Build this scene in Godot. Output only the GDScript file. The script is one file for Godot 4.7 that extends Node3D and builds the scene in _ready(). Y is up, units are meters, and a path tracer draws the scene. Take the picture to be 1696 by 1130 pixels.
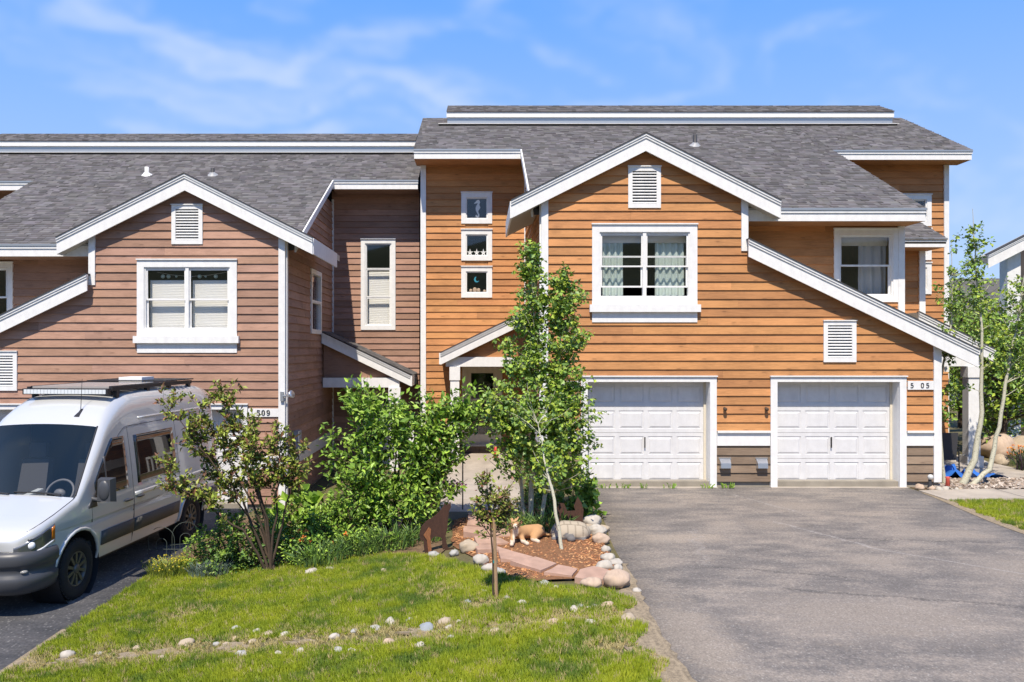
extends Node3D
# Two timber-clad duplex townhouses in summer sun, a camper van on the left drive, an asphalt drive on the right, garden between.
# Metres, y up. The right garage floor is y = 0; the camera looks along -z.

var M := {}
var rng := RandomNumberGenerator.new()
var taken := {}
var fn := FastNoiseLite.new()

func _ready() -> void:
	rng.seed = 7
	# ---------- camera, sky, sun, exposure ----------
	var cam := Camera3D.new()
	cam.name = "camera"
	cam.projection = Camera3D.PROJECTION_FRUSTUM
	cam.near = 0.1
	cam.far = 900.0
	cam.size = 0.1 * 1130.0 / 1450.0
	cam.frustum_offset = Vector2(0.1 * 53.0 / 1450.0, 0.1 * 12.0 / 1450.0)
	cam.position = Vector3(0, 2.82, 0)
	add_child(cam)
	cam.current = true
	var env := Environment.new()
	env.background_mode = Environment.BG_SKY
	env.tonemap_mode = Environment.TONE_MAPPER_LINEAR
	env.tonemap_exposure = 1.26
	env.background_energy_multiplier = 0.8
	env.sdfgi_enabled = true
	env.ssao_enabled = true
	env.ssil_enabled = true
	var sky := Sky.new()
	var pm := PanoramaSkyMaterial.new()
	pm.panorama = sky_picture()
	sky.sky_material = pm
	env.sky = sky
	var we := WorldEnvironment.new()
	we.name = "world"
	we.environment = env
	add_child(we)
	var sun := DirectionalLight3D.new()
	sun.name = "sun"
	sun.light_energy = 1.6
	sun.light_color = Color(1.0, 0.955, 0.89)
	sun.light_angular_distance = 0.55
	sun.shadow_enabled = true
	add_child(sun)
	sun.look_at_from_position(Vector3(-0.107, 0.829, 0.549) * 50.0, Vector3.ZERO)
	make_materials()
	# ---------- setting ----------
	terrain()
	drives_and_paths()
	# ---------- buildings ----------
	right_house()
	left_house()
	far_buildings()
	# ---------- things ----------
	van()
	roof_vents()
	wall_fittings()
	window_things()
	flagstones_and_rocks()
	garden()
	right_corner()
	lawn()

# ================= small helpers =================
func numbered(n: String) -> String:
	if not taken.has(n):
		taken[n] = 0
		return n
	taken[n] += 1
	return "%s_%03d" % [n, taken[n]]

func thing(called: String, label: String, category: String, at := Vector3.ZERO, group := "") -> Node3D:
	var o := Node3D.new()
	o.name = numbered(called)
	add_child(o)
	o.position = at
	o.set_meta("label", label)
	o.set_meta("category", category)
	if group != "":
		o.set_meta("group", group)
	return o

func tag(o: Node, label: String, category: String, group := "") -> void:
	o.set_meta("label", label)
	o.set_meta("category", category)
	if group != "":
		o.set_meta("group", group)

func mi(called: String, mesh: Mesh, mat: Material, parent: Node = null) -> MeshInstance3D:
	var o := MeshInstance3D.new()
	o.mesh = mesh
	o.material_override = mat
	if parent == null:
		o.name = numbered(called)
		add_child(o)
	else:
		o.name = called
		parent.add_child(o, true)
	return o

func S() -> SurfaceTool:
	var st := SurfaceTool.new()
	st.begin(Mesh.PRIMITIVE_TRIANGLES)
	st.set_smooth_group(-1)
	return st

func done(st: SurfaceTool) -> ArrayMesh:
	st.generate_normals()
	return st.commit()

func quad(st: SurfaceTool, a: Vector3, b: Vector3, c: Vector3, d: Vector3, uv := Rect2(0, 0, 1, 1)) -> void:
	var us := [uv.position, Vector2(uv.end.x, uv.position.y), uv.end, Vector2(uv.position.x, uv.end.y)]
	var vs := [a, b, c, d]
	for k in [0, 1, 2, 0, 2, 3]:
		st.set_uv(us[k])
		st.add_vertex(vs[k])

# eight corners: 0-3 one face in order, 4-7 the opposite one
func hexa(st: SurfaceTool, v: Array) -> void:
	for f in [[0, 1, 2, 3], [7, 6, 5, 4], [4, 5, 1, 0], [5, 6, 2, 1], [6, 7, 3, 2], [7, 4, 0, 3]]:
		var a: Vector3 = v[f[0]]
		var b: Vector3 = v[f[1]]
		var c: Vector3 = v[f[2]]
		quad(st, a, b, c, v[f[3]], Rect2(a.x + a.z, a.y, maxf(0.01, a.distance_to(b)), maxf(0.01, b.distance_to(c))))

func bx(st: SurfaceTool, a: Vector3, b: Vector3) -> void:
	var lo := a.min(b)
	var hi := a.max(b)
	hexa(st, [Vector3(lo.x, lo.y, hi.z), Vector3(lo.x, hi.y, hi.z), Vector3(hi.x, hi.y, hi.z), Vector3(hi.x, lo.y, hi.z),
		Vector3(lo.x, lo.y, lo.z), Vector3(lo.x, hi.y, lo.z), Vector3(hi.x, hi.y, lo.z), Vector3(hi.x, lo.y, lo.z)])

func box(called: String, a: Vector3, b: Vector3, mat: Material, parent: Node = null) -> MeshInstance3D:
	var st := S()
	bx(st, a, b)
	return mi(called, done(st), mat, parent)

# a flat outline (any order) pushed along `depth`
func slab(st: SurfaceTool, pts: Array, depth: Vector3) -> void:
	var flat := PackedVector2Array()
	var e1: Vector3 = (pts[1] - pts[0]).normalized()
	var nn: Vector3 = depth.normalized()
	var e2 := nn.cross(e1)
	for p in pts:
		flat.append(Vector2((p - pts[0]).dot(e1), (p - pts[0]).dot(e2)))
	var tris := Geometry2D.triangulate_polygon(flat)
	for k in range(0, tris.size(), 3):
		for j in [0, 1, 2]:
			st.set_uv(flat[tris[k + j]])
			st.add_vertex(pts[tris[k + j]])
		for j in [2, 1, 0]:
			st.set_uv(flat[tris[k + j]])
			st.add_vertex(pts[tris[k + j]] + depth)
	for k in pts.size():
		var a: Vector3 = pts[k]
		var b: Vector3 = pts[(k + 1) % pts.size()]
		quad(st, a, a + depth, b + depth, b, Rect2(0, 0, depth.length(), a.distance_to(b)))

func tube(st: SurfaceTool, pts: Array, radii: Array, sides := 6, cap := true) -> void:
	st.set_smooth_group(0)
	var rings := []
	var along := 0.0
	for k in pts.size():
		var p: Vector3 = pts[k]
		var q: Vector3 = pts[mini(k + 1, pts.size() - 1)] - pts[maxi(k - 1, 0)]
		q = q.normalized() if q.length() > 1e-6 else Vector3.UP
		var u := q.cross(Vector3(0.31, 0.17, 0.93) if absf(q.z) < 0.9 else Vector3(0.9, 0.3, 0.1)).normalized()
		var w := q.cross(u)
		if k > 0:
			along += p.distance_to(pts[k - 1])
		var ring := []
		for s in sides + 1:
			var a := TAU * s / sides
			ring.append([p + (u * cos(a) + w * sin(a)) * radii[k], Vector2(float(s) / sides, along)])
		rings.append(ring)
	for k in pts.size() - 1:
		for s in sides:
			for v in [rings[k][s], rings[k + 1][s], rings[k + 1][s + 1], rings[k][s], rings[k + 1][s + 1], rings[k][s + 1]]:
				st.set_uv(v[1])
				st.add_vertex(v[0])
	if cap:
		st.set_smooth_group(-1)
		for k in [0, pts.size() - 1]:
			for s in sides:
				for v in [pts[k], rings[k][s][0], rings[k][s + 1][0]]:
					st.set_uv(Vector2(0.5, 0.5))
					st.add_vertex(v)
	st.set_smooth_group(-1)

func ball(st: SurfaceTool, c: Vector3, r: Vector3, n := 10) -> void:
	st.set_smooth_group(0)
	for i in n:
		for j in n * 2:
			var q := []
			for e in [[i, j], [i + 1, j], [i + 1, j + 1], [i, j + 1]]:
				var th: float = PI * e[0] / n
				var ph: float = PI * e[1] / n
				q.append(c + Vector3(sin(th) * cos(ph), cos(th), sin(th) * sin(ph)) * r)
			quad(st, q[0], q[1], q[2], q[3])
	st.set_smooth_group(-1)

func lathe(st: SurfaceTool, prof: Array, at: Vector3, axis: Vector3, sides := 16) -> void:
	# prof: [radius, distance along the axis]
	st.set_smooth_group(0)
	var u := axis.cross(Vector3(0.2, 0.3, 0.9)).normalized()
	var w := axis.cross(u).normalized()
	for k in prof.size() - 1:
		for s in sides:
			var q := []
			for e in [[k, s], [k + 1, s], [k + 1, s + 1], [k, s + 1]]:
				var a: float = TAU * e[1] / sides
				q.append(at + axis * prof[e[0]][1] + (u * cos(a) + w * sin(a)) * prof[e[0]][0])
			quad(st, q[0], q[1], q[2], q[3])
	st.set_smooth_group(-1)

func sm(a: float, b: float, x: float) -> float:
	var t := clampf((x - a) / (b - a), 0.0, 1.0)
	return t * t * (3.0 - 2.0 * t)

func gy(x: float) -> float:
	return -0.60 + 0.60 * sm(-4.9, 1.5, x)

# ================= pictures and materials =================
func pic(w: int, h: int, f: Callable) -> ImageTexture:
	var im := Image.create_empty(w, h, false, Image.FORMAT_RGB8)
	for y in h:
		for x in w:
			im.set_pixel(x, y, f.call(x, y))
	return ImageTexture.create_from_image(im)

func noise_at(sd: int, freq: float, oct := 4) -> FastNoiseLite:
	var n := FastNoiseLite.new()
	n.seed = sd
	n.noise_type = FastNoiseLite.TYPE_SIMPLEX_SMOOTH
	n.frequency = freq
	n.fractal_octaves = oct
	return n

# noise that closes on itself over `per` in both directions
func wrapped(n: FastNoiseLite, u: float, v: float, su: float, sv: float) -> float:
	return n.get_noise_3d(cos(u * TAU) * su, sin(u * TAU) * su, cos(v * TAU) * sv + 9.0) * 0.5 + n.get_noise_3d(sin(v * TAU) * sv, cos(u * TAU + 1.0) * su + 31.0, sin(u * TAU + 1.0) * su) * 0.5

func sky_picture() -> ImageTexture:
	var w := 1152
	var h := 576
	var im := Image.create_empty(w, h, false, Image.FORMAT_RGBF)
	var n1 := noise_at(3, 0.9, 5)
	var n2 := noise_at(5, 2.2, 5)
	for y in h:
		var el := (0.5 - (y + 0.5) / h) * PI
		var s := maxf(sin(el), 0.0)
		var base := Vector3(0.62, 0.80, 1.03).lerp(Vector3(0.14, 0.40, 1.03), pow(clampf(s / 0.40, 0, 1), 0.8))
		base = base.lerp(Vector3(0.06, 0.19, 0.62), sm(0.35, 1.0, s))
		if el < 0.0:
			base = Vector3(0.34, 0.36, 0.34).lerp(Vector3(0.50, 0.71, 1.0), clampf(1.0 + el * 12.0, 0, 1))
		for x in w:
			var az := (x + 0.5) / w * TAU
			var c := base
			if el > 0.0:
				# thin cirrus on a sheet high above: streaks drawn out across the wind
				var k := 1.0 / (s + 0.16)
				var px := -sin(az) * cos(el) * k
				var pz := -cos(az) * cos(el) * k
				var warp := n1.get_noise_2d(px * 0.8 + 40.0, pz * 0.8)
				var streak := n2.get_noise_2d(px * 0.55 + pz * 0.2 + warp * 0.9, pz * 1.2 - px * 0.45 + warp * 0.8)
				var bank := n1.get_noise_2d(px * 0.35 + 11.3, pz * 0.35 - 4.0)
				var a := sm(0.0, 0.75, streak * 0.55 + bank * 0.7 - 0.03) * 0.5
				a *= sm(0.02, 0.2, s)
				c = c.lerp(Vector3(0.86, 0.92, 1.0), a)
			im.set_pixel(x, y, Color(c.x, c.y, c.z))
	return ImageTexture.create_from_image(im)

func mat(c: Color, rough := 0.8, tex: Texture2D = null, sc := Vector3.ONE, tri := false) -> StandardMaterial3D:
	var m := StandardMaterial3D.new()
	m.albedo_color = c.linear_to_srgb()
	m.roughness = rough
	m.cull_mode = BaseMaterial3D.CULL_DISABLED
	if tex:
		m.albedo_texture = tex
		m.uv1_scale = sc
		if tri:
			m.uv1_triplanar = true
			m.uv1_world_triplanar = true
	return m

func vmat(rough := 0.7, through := Color.BLACK) -> StandardMaterial3D:
	var m := mat(Color.WHITE, rough)
	m.vertex_color_use_as_albedo = true
	if through != Color.BLACK:
		m.backlight_enabled = true
		m.backlight = through.linear_to_srgb()
	return m

func g3(v: float) -> Color:
	return Color(v, v, v)

func make_materials() -> void:
	var na := noise_at(11, 1.0, 4)
	var nb := noise_at(12, 1.0, 3)
	# sawn cedar: long streaks, a few knots, multiplied into each board's stain
	var knots := []
	for k in 3:
		knots.append(Vector3(rng.randf() * 512, rng.randf() * 256, rng.randf_range(2.0, 4.5)))
	var wood := pic(512, 256, func(x, y):
		var u: float = x / 512.0
		var v: float = y / 256.0
		var bend := wrapped(nb, u, v, 0.5, 0.4) * 0.05
		var g := wrapped(na, u, v + bend, 0.7, 9.0) * 0.30 + wrapped(nb, u, v + bend, 2.2, 30.0) * 0.28
		var t = 0.86 + g + wrapped(na, u, v, 0.35, 0.25) * 0.3
		for kn in knots:
			var e = Vector2((x - kn.x) * 0.55, y - kn.y).length() / kn.z
			if e < 2.2:
				t *= lerpf(0.68, 1.0, sm(0.6, 2.2, e))
		t = clampf(t, 0.3, 1.0)
		return Color(t, t * (0.94 + 0.06 * t), t * (0.88 + 0.12 * t)).linear_to_srgb())
	for k in 5:
		var t := [1.0, 0.89, 1.11, 0.80, 0.96][k] as float
		M["orange%d" % k] = mat(Color(0.535 * t, 0.255 * t * (1.0 - 0.012 * k), 0.092 * t), 0.78, wood, Vector3(0.45, 1, 1))
		M["maroon%d" % k] = mat(Color(0.405 * t, 0.238 * t, 0.175 * t * (1.0 - 0.02 * k)), 0.82, wood, Vector3(0.45, 1, 1))
		M["brown%d" % k] = mat(Color(0.27 * t, 0.195 * t, 0.135 * t), 0.85, wood, Vector3(0.45, 1, 1))
	var speck := pic(256, 256, func(x, y):
		var t := 0.93 + wrapped(na, x / 256.0, y / 256.0, 1.5, 1.5) * 0.12 + wrapped(nb, x / 256.0, y / 256.0, 9.0, 9.0) * 0.06
		return g3(clampf(t, 0, 1)).linear_to_srgb())
	M.white = mat(Color(0.80, 0.80, 0.785), 0.55, speck, Vector3(0.7, 0.7, 0.7), true)
	M.door = mat(Color(0.70, 0.70, 0.705), 0.5, speck, Vector3(0.5, 0.5, 0.5), true)
	M.cream = mat(Color(0.66, 0.60, 0.48), 0.6, speck, Vector3(1, 1, 1), true)
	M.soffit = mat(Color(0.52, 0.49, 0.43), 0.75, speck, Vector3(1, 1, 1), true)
	M.greytrim = mat(Color(0.36, 0.37, 0.38), 0.5, speck, Vector3(1, 1, 1), true)
	M.flash = mat(Color(0.42, 0.44, 0.45), 0.35)
	M.flash.metallic = 0.6
	M.galv = mat(Color(0.62, 0.64, 0.66), 0.32)
	M.galv.metallic = 0.85
	M.black = mat(Color(0.02, 0.02, 0.022), 0.5)
	M.dark = mat(Color(0.035, 0.036, 0.04), 0.6)
	M.room = mat(Color(0.045, 0.045, 0.045), 0.9)
	M.shingle = vmat(0.95)
	M.shingledark = mat(Color(0.05, 0.05, 0.052), 0.95)
	var gl := StandardMaterial3D.new()
	gl.transparency = BaseMaterial3D.TRANSPARENCY_ALPHA
	gl.albedo_color = Color(0.10, 0.16, 0.16, 0.03)
	gl.roughness = 0.02
	gl.metallic_specular = 0.85
	gl.cull_mode = BaseMaterial3D.CULL_DISABLED
	M.glass = gl
	var gv: StandardMaterial3D = gl.duplicate()
	gv.albedo_color = Color(0.19, 0.25, 0.27, 0.2)
	gv.metallic_specular = 0.7
	M.vanglass = gv
	M.curtain = mat(Color(0.50, 0.60, 0.56), 0.9)
	M.curtain.backlight_enabled = true
	M.curtain.backlight = Color(0.3, 0.36, 0.33)
	M.blind = mat(Color(0.80, 0.80, 0.76), 0.85)
	var con := pic(512, 512, func(x, y):
		var u: float = x / 512.0
		var v: float = y / 512.0
		var t := 0.82 + wrapped(na, u, v, 0.9, 0.9) * 0.28 + wrapped(nb, u, v, 20.0, 20.0) * 0.12
		return Color(clampf(t, 0, 1), clampf(t * 0.985, 0, 1), clampf(t * 0.95, 0, 1)).linear_to_srgb())
	M.concrete = mat(Color(0.47, 0.42, 0.36), 0.9, con, Vector3(0.35, 0.35, 0.35), true)
	M.foundation = mat(Color(0.33, 0.30, 0.25), 0.95, con, Vector3(0.5, 0.5, 0.5), true)
	M.flag = mat(Color(0.52, 0.34, 0.26), 0.9, con, Vector3(0.8, 0.8, 0.8), true)
	var grit := pic(512, 512, func(x, y):
		var u: float = x / 512.0
		var v: float = y / 512.0
		var t := 0.6 + wrapped(na, u, v, 3.0, 3.0) * 0.45 + rng.randf_range(-0.28, 0.30)
		return Color(clampf(t, 0.05, 1), clampf(t * 0.97, 0.05, 1), clampf(t * 0.9, 0.05, 1)).linear_to_srgb())
	M.soil = mat(Color(0.25, 0.165, 0.095), 1.0, grit, Vector3(0.7, 0.7, 0.7), true)
	M.dirt = mat(Color(0.42, 0.345, 0.245), 1.0, grit, Vector3(0.9, 0.9, 0.9), true)
	M.mulch = mat(Color(0.32, 0.155, 0.07), 1.0, grit, Vector3(1.1, 1.1, 1.1), true)
	M.rustplate = mat(Color(0.10, 0.045, 0.028), 0.85, grit, Vector3(1.6, 1.6, 1.6), true)
	M.bark = mat(Color(0.12, 0.085, 0.06), 0.95, grit, Vector3(2, 2, 2), true)
	var aspen := pic(128, 256, func(x, y):
		var t := 0.86 + wrapped(na, x / 128.0, y / 256.0, 0.8, 4.0) * 0.22
		if wrapped(nb, x / 128.0, y / 256.0, 1.1, 8.0) > 0.30:
			t *= 0.25
		return Color(t, t * 0.985, t * 0.92).linear_to_srgb())
	M.aspenbark = mat(Color(0.56, 0.55, 0.45), 0.85, aspen, Vector3(1, 1.4, 1))
	for e in [["w", Color(0.52, 0.485, 0.43)], ["g", Color(0.44, 0.44, 0.42)], ["b", Color(0.33, 0.37, 0.40)], ["t", Color(0.48, 0.40, 0.30)], ["p", Color(0.56, 0.43, 0.33)], ["d", Color(0.17, 0.165, 0.16)], ["n", Color(0.40, 0.35, 0.27)]]:
		M["rock_" + e[0]] = mat(e[1], 0.9, con, Vector3(2.3, 2.3, 2.3), true)
	M.leaf = vmat(0.5, Color(0.16, 0.24, 0.02))
	M.blade = vmat(0.55, Color(0.16, 0.22, 0.015))
	M.petal = vmat(0.7, Color(0.2, 0.15, 0.1))
const LAWN = [[-2.82,-10.14,0.056,"g"],[-2.53,-9.93,0.055,"w"],[-2.36,-9.78,0.054,"t"],[-2.16,-9.68,0.053,"w"],[-1.56,-9.37,0.052,"w"],[-1.36,-9.46,0.046,"g"],[-1.12,-9.44,0.059,"g"],[-0.98,-9.54,0.072,"w"],[-0.77,-9.56,0.053,"g"],[-0.56,-9.21,0.076,"b"],[-0.37,-9.34,0.071,"t"],[-0.22,-9.29,0.045,"w"],[-0.32,-9.18,0.044,"w"],[-0.29,-8.81,0.049,"g"],[-0.93,-8.90,0.068,"p"],[-0.60,-8.72,0.054,"w"],[-2.50,-9.17,0.070,"g"],[-2.08,-9.04,0.044,"w"],[-1.84,-9.02,0.062,"w"],[-1.43,-8.88,0.055,"g"],[-1.29,-8.81,0.043,"w"],[-2.22,-9.08,0.038,"t"],[-2.73,-9.78,0.040,"p"],[-2.91,-9.67,0.040,"g"],[-2.78,-9.61,0.040,"t"],[-2.49,-9.59,0.046,"t"],[-4.56,-9.67,0.073,"w"],[-4.24,-9.71,0.040,"w"],[-3.85,-9.81,0.047,"t"],[-3.28,-9.78,0.081,"t"],[-3.40,-9.36,0.058,"t"],[0.04,-10.35,0.050,"w"],[-0.14,-10.03,0.042,"b"],[0.47,-9.74,0.060,"w"],[0.30,-10.02,0.048,"g"],[0.77,-10.48,0.065,"g"],[0.90,-10.30,0.043,"w"],[1.01,-9.43,0.052,"w"],[1.09,-9.49,0.052,"g"],[1.16,-9.44,0.046,"w"],[1.24,-9.50,0.052,"w"],[1.39,-9.53,0.072,"p"],[0.75,-9.00,0.068,"p"],[0.61,-8.97,0.031,"w"],[0.87,-8.96,0.037,"g"],[1.13,-8.95,0.056,"w"],[1.25,-9.00,0.037,"t"],[1.35,-9.01,0.037,"t"],[1.53,-9.03,0.081,"t"],[0.16,-8.87,0.061,"t"],[0.29,-8.86,0.031,"t"],[1.81,-10.12,0.049,"w"],[-2.40,-12.47,0.086,"w"],[-2.15,-12.54,0.061,"w"],[-1.31,-11.98,0.050,"t"]]
const EDGE = [[1.74,-12.10,0.067,"w"],[1.69,-11.55,0.088,"w"],[1.58,-11.11,0.100,"w"],[1.76,-11.33,0.078,"w"],[1.74,-11.05,0.069,"w"],[1.31,-10.25,0.113,"p"],[1.61,-10.35,0.143,"p"],[1.74,-12.62,0.113,"p"],[1.76,-13.19,0.127,"w"],[1.90,-13.45,0.083,"t"],[1.77,-13.86,0.134,"w"],[1.66,-13.50,0.093,"t"],[-0.16,-12.53,0.130,"t"],[-0.66,-12.45,0.077,"g"],[0.01,-11.76,0.097,"w"],[0.13,-11.27,0.093,"w"],[0.24,-11.11,0.077,"g"],[-0.37,-12.41,0.068,"g"]]
const FLAGS = [[[-0.18,-15.35],[0.08,-15.32],[0.13,-14.71],[-0.21,-14.84]],[[-0.21,-14.73],[0.12,-14.61],[0.17,-13.81],[-0.22,-13.96]],[[-0.26,-13.89],[0.16,-13.73],[0.47,-13.69],[0.48,-13.13],[0.05,-13.18],[-0.27,-13.45]],[[-0.10,-13.12],[0.31,-13.02],[0.44,-12.66],[-0.04,-12.59]],[[-0.07,-12.60],[0.23,-12.58],[0.26,-12.24],[-0.04,-12.22]],[[0.24,-12.39],[0.72,-11.75],[0.54,-11.54],[0.27,-11.66]],[[0.38,-11.46],[0.74,-11.71],[1.00,-11.31],[0.76,-10.93]],[[0.78,-10.81],[1.00,-11.21],[1.23,-10.97],[1.12,-10.64]],[[1.24,-10.92],[1.44,-11.11],[1.63,-10.87],[1.52,-10.48],[1.29,-10.36],[1.13,-10.53]]]

# ================= ground =================
func structure(o: Node) -> Node:
	o.set_meta("kind", "structure")
	return o

func sheet(called: String, rows: Array, m: Material, parent: Node = null, uvs := Rect2()) -> MeshInstance3D:
	# rows: arrays of Vector3 of equal length
	var st := S()
	st.set_smooth_group(0)
	var r0 := uvs if uvs.size.x > 0.0 else Rect2(0, 0, 1, 1)
	for i in rows.size() - 1:
		for j in rows[i].size() - 1:
			var vs := [rows[i][j], rows[i + 1][j], rows[i + 1][j + 1], rows[i][j + 1]]
			for k in [0, 1, 2, 0, 2, 3]:
				var p: Vector3 = vs[k]
				st.set_uv(Vector2((p.x - r0.position.x) / r0.size.x, (p.z - r0.position.y) / r0.size.y))
				st.add_vertex(p)
	return mi(called, done(st), m, parent)

func drive_left(z: float) -> float:
	var pts := [[-17.75, 2.2], [-14.45, 2.02], [-11.6, 1.88], [-9.7, 1.77], [-8.5, 1.72], [-7.4, 1.76], [-5.0, 1.8], [4.5, 1.0]]
	for k in pts.size() - 1:
		if z <= pts[k + 1][0]:
			return lerpf(pts[k][1], pts[k + 1][1], clampf((z - pts[k][0]) / (pts[k + 1][0] - pts[k][0]), 0, 1))
	return 1.0

func drive_right(z: float) -> float:
	return lerpf(8.62, 8.25, sm(-17.4, -13.3, z))

func asphalt(sd: int, base: Color, dust: float, patches: Array, area: Rect2, res: int, cracks := []) -> StandardMaterial3D:
	var n1 := noise_at(sd, 0.55, 5)
	var n2 := noise_at(sd + 1, 1.7, 4)
	var n3 := noise_at(sd + 2, 7.0, 3)
	var tx := pic(res, res, func(px, py):
		var x: float = area.position.x + px / float(res) * area.size.x
		var z: float = area.position.y + py / float(res) * area.size.y
		var big := n1.get_noise_2d(x + z * 0.15, z * 1.3)
		var mid := n2.get_noise_2d(x * 0.7, z * 1.6)
		var fine := n3.get_noise_2d(x * 2.0, z * 2.0)
		var d: float = clampf(0.26 + big * 0.6 + mid * 0.55 + fine * 0.4, 0, 1) * dust
		for p in patches:
			var e := Vector2((x - p[0]) / p[2], (z - p[1]) / p[3]).length() + mid * 0.55 + fine * 0.35
			d = maxf(d, (1.0 - sm(0.45, 1.15, e)) * p[4])
		var c := Vector3(base.r, base.g, base.b) * (1.0 + mid * 0.22 + big * 0.14 + fine * 0.12)
		c = c.lerp(Vector3(0.34, 0.285, 0.225), clampf(d, 0, 0.85))
		for q in cracks:
			var a := Vector2(q[0], q[1])
			var ab := Vector2(q[2], q[3]) - a
			var pp := Vector2(x + fine * 0.10 + mid * 0.12, z + fine * 0.10 + mid * 0.12)
			var hh := clampf((pp - a).dot(ab) / ab.length_squared(), 0, 1)
			var far := (pp - a - ab * hh).length()
			if far < q[4]:
				c = c.lerp(Vector3(q[5], q[5] * 0.93, q[5] * 0.86), 0.75 * (1.0 - far / q[4]))
		var s: float = rng.randf()
		c *= 0.72 + 0.5 * s
		if s > 0.975:
			c = c.lerp(Vector3(0.42, 0.40, 0.36), 0.6)
		return Color(clampf(c.x, 0, 1), clampf(c.y, 0, 1), clampf(c.z, 0, 1)).linear_to_srgb())
	var m := mat(Color.WHITE, 0.92, tx)
	return m

func terrain() -> void:
	var xs := [-400.0, -160.0, -70.0, -30.0, -18.0]
	var x := -13.0
	while x < 14.0:
		xs.append(x)
		x += 0.45
	xs += [16.0, 20.0, 30.0, 70.0, 160.0, 400.0]
	var zs := [400.0, 160.0, 60.0, 24.0, 12.0, 6.0]
	var z := 4.0
	while z > -30.0:
		zs.append(z)
		z -= 0.9
	zs += [-34.0, -45.0, -70.0, -160.0, -400.0]
	var rows := []
	for zz in zs:
		var r := []
		for xx in xs:
			var y := gy(xx)
			if zz > -19.0 and (xx > 2.7 and xx < 8.0 or xx < -5.7):
				y -= 0.06
			if zz > 5.0:
				y = minf(y, -0.05) - (zz - 5.0) * 0.004
			r.append(Vector3(xx, y, zz))
		rows.append(r)
	M.ground = mat(Color(0.19, 0.17, 0.075), 1.0, M.soil.albedo_texture, Vector3(0.6, 0.6, 0.6), true)
	structure(sheet("ground", rows, M.ground))
	# wooded slope across the valley, behind the camera: what the windows mirror
	var hr := []
	var hn := noise_at(77, 0.02, 4)
	for i in 16:
		var r := []
		for j in 50:
			var hx := -420.0 + j * 17.0
			var hz := 90.0 + i * 16.0
			r.append(Vector3(hx, -8.0 + i * 3.6 + hn.get_noise_2d(hx, hz) * 12.0, hz))
		hr.append(r)
	var hm := mat(Color(0.09, 0.115, 0.045), 1.0, M.soil.albedo_texture, Vector3(0.03, 0.03, 0.03), true)
	structure(sheet("hill", hr, hm))

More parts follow.
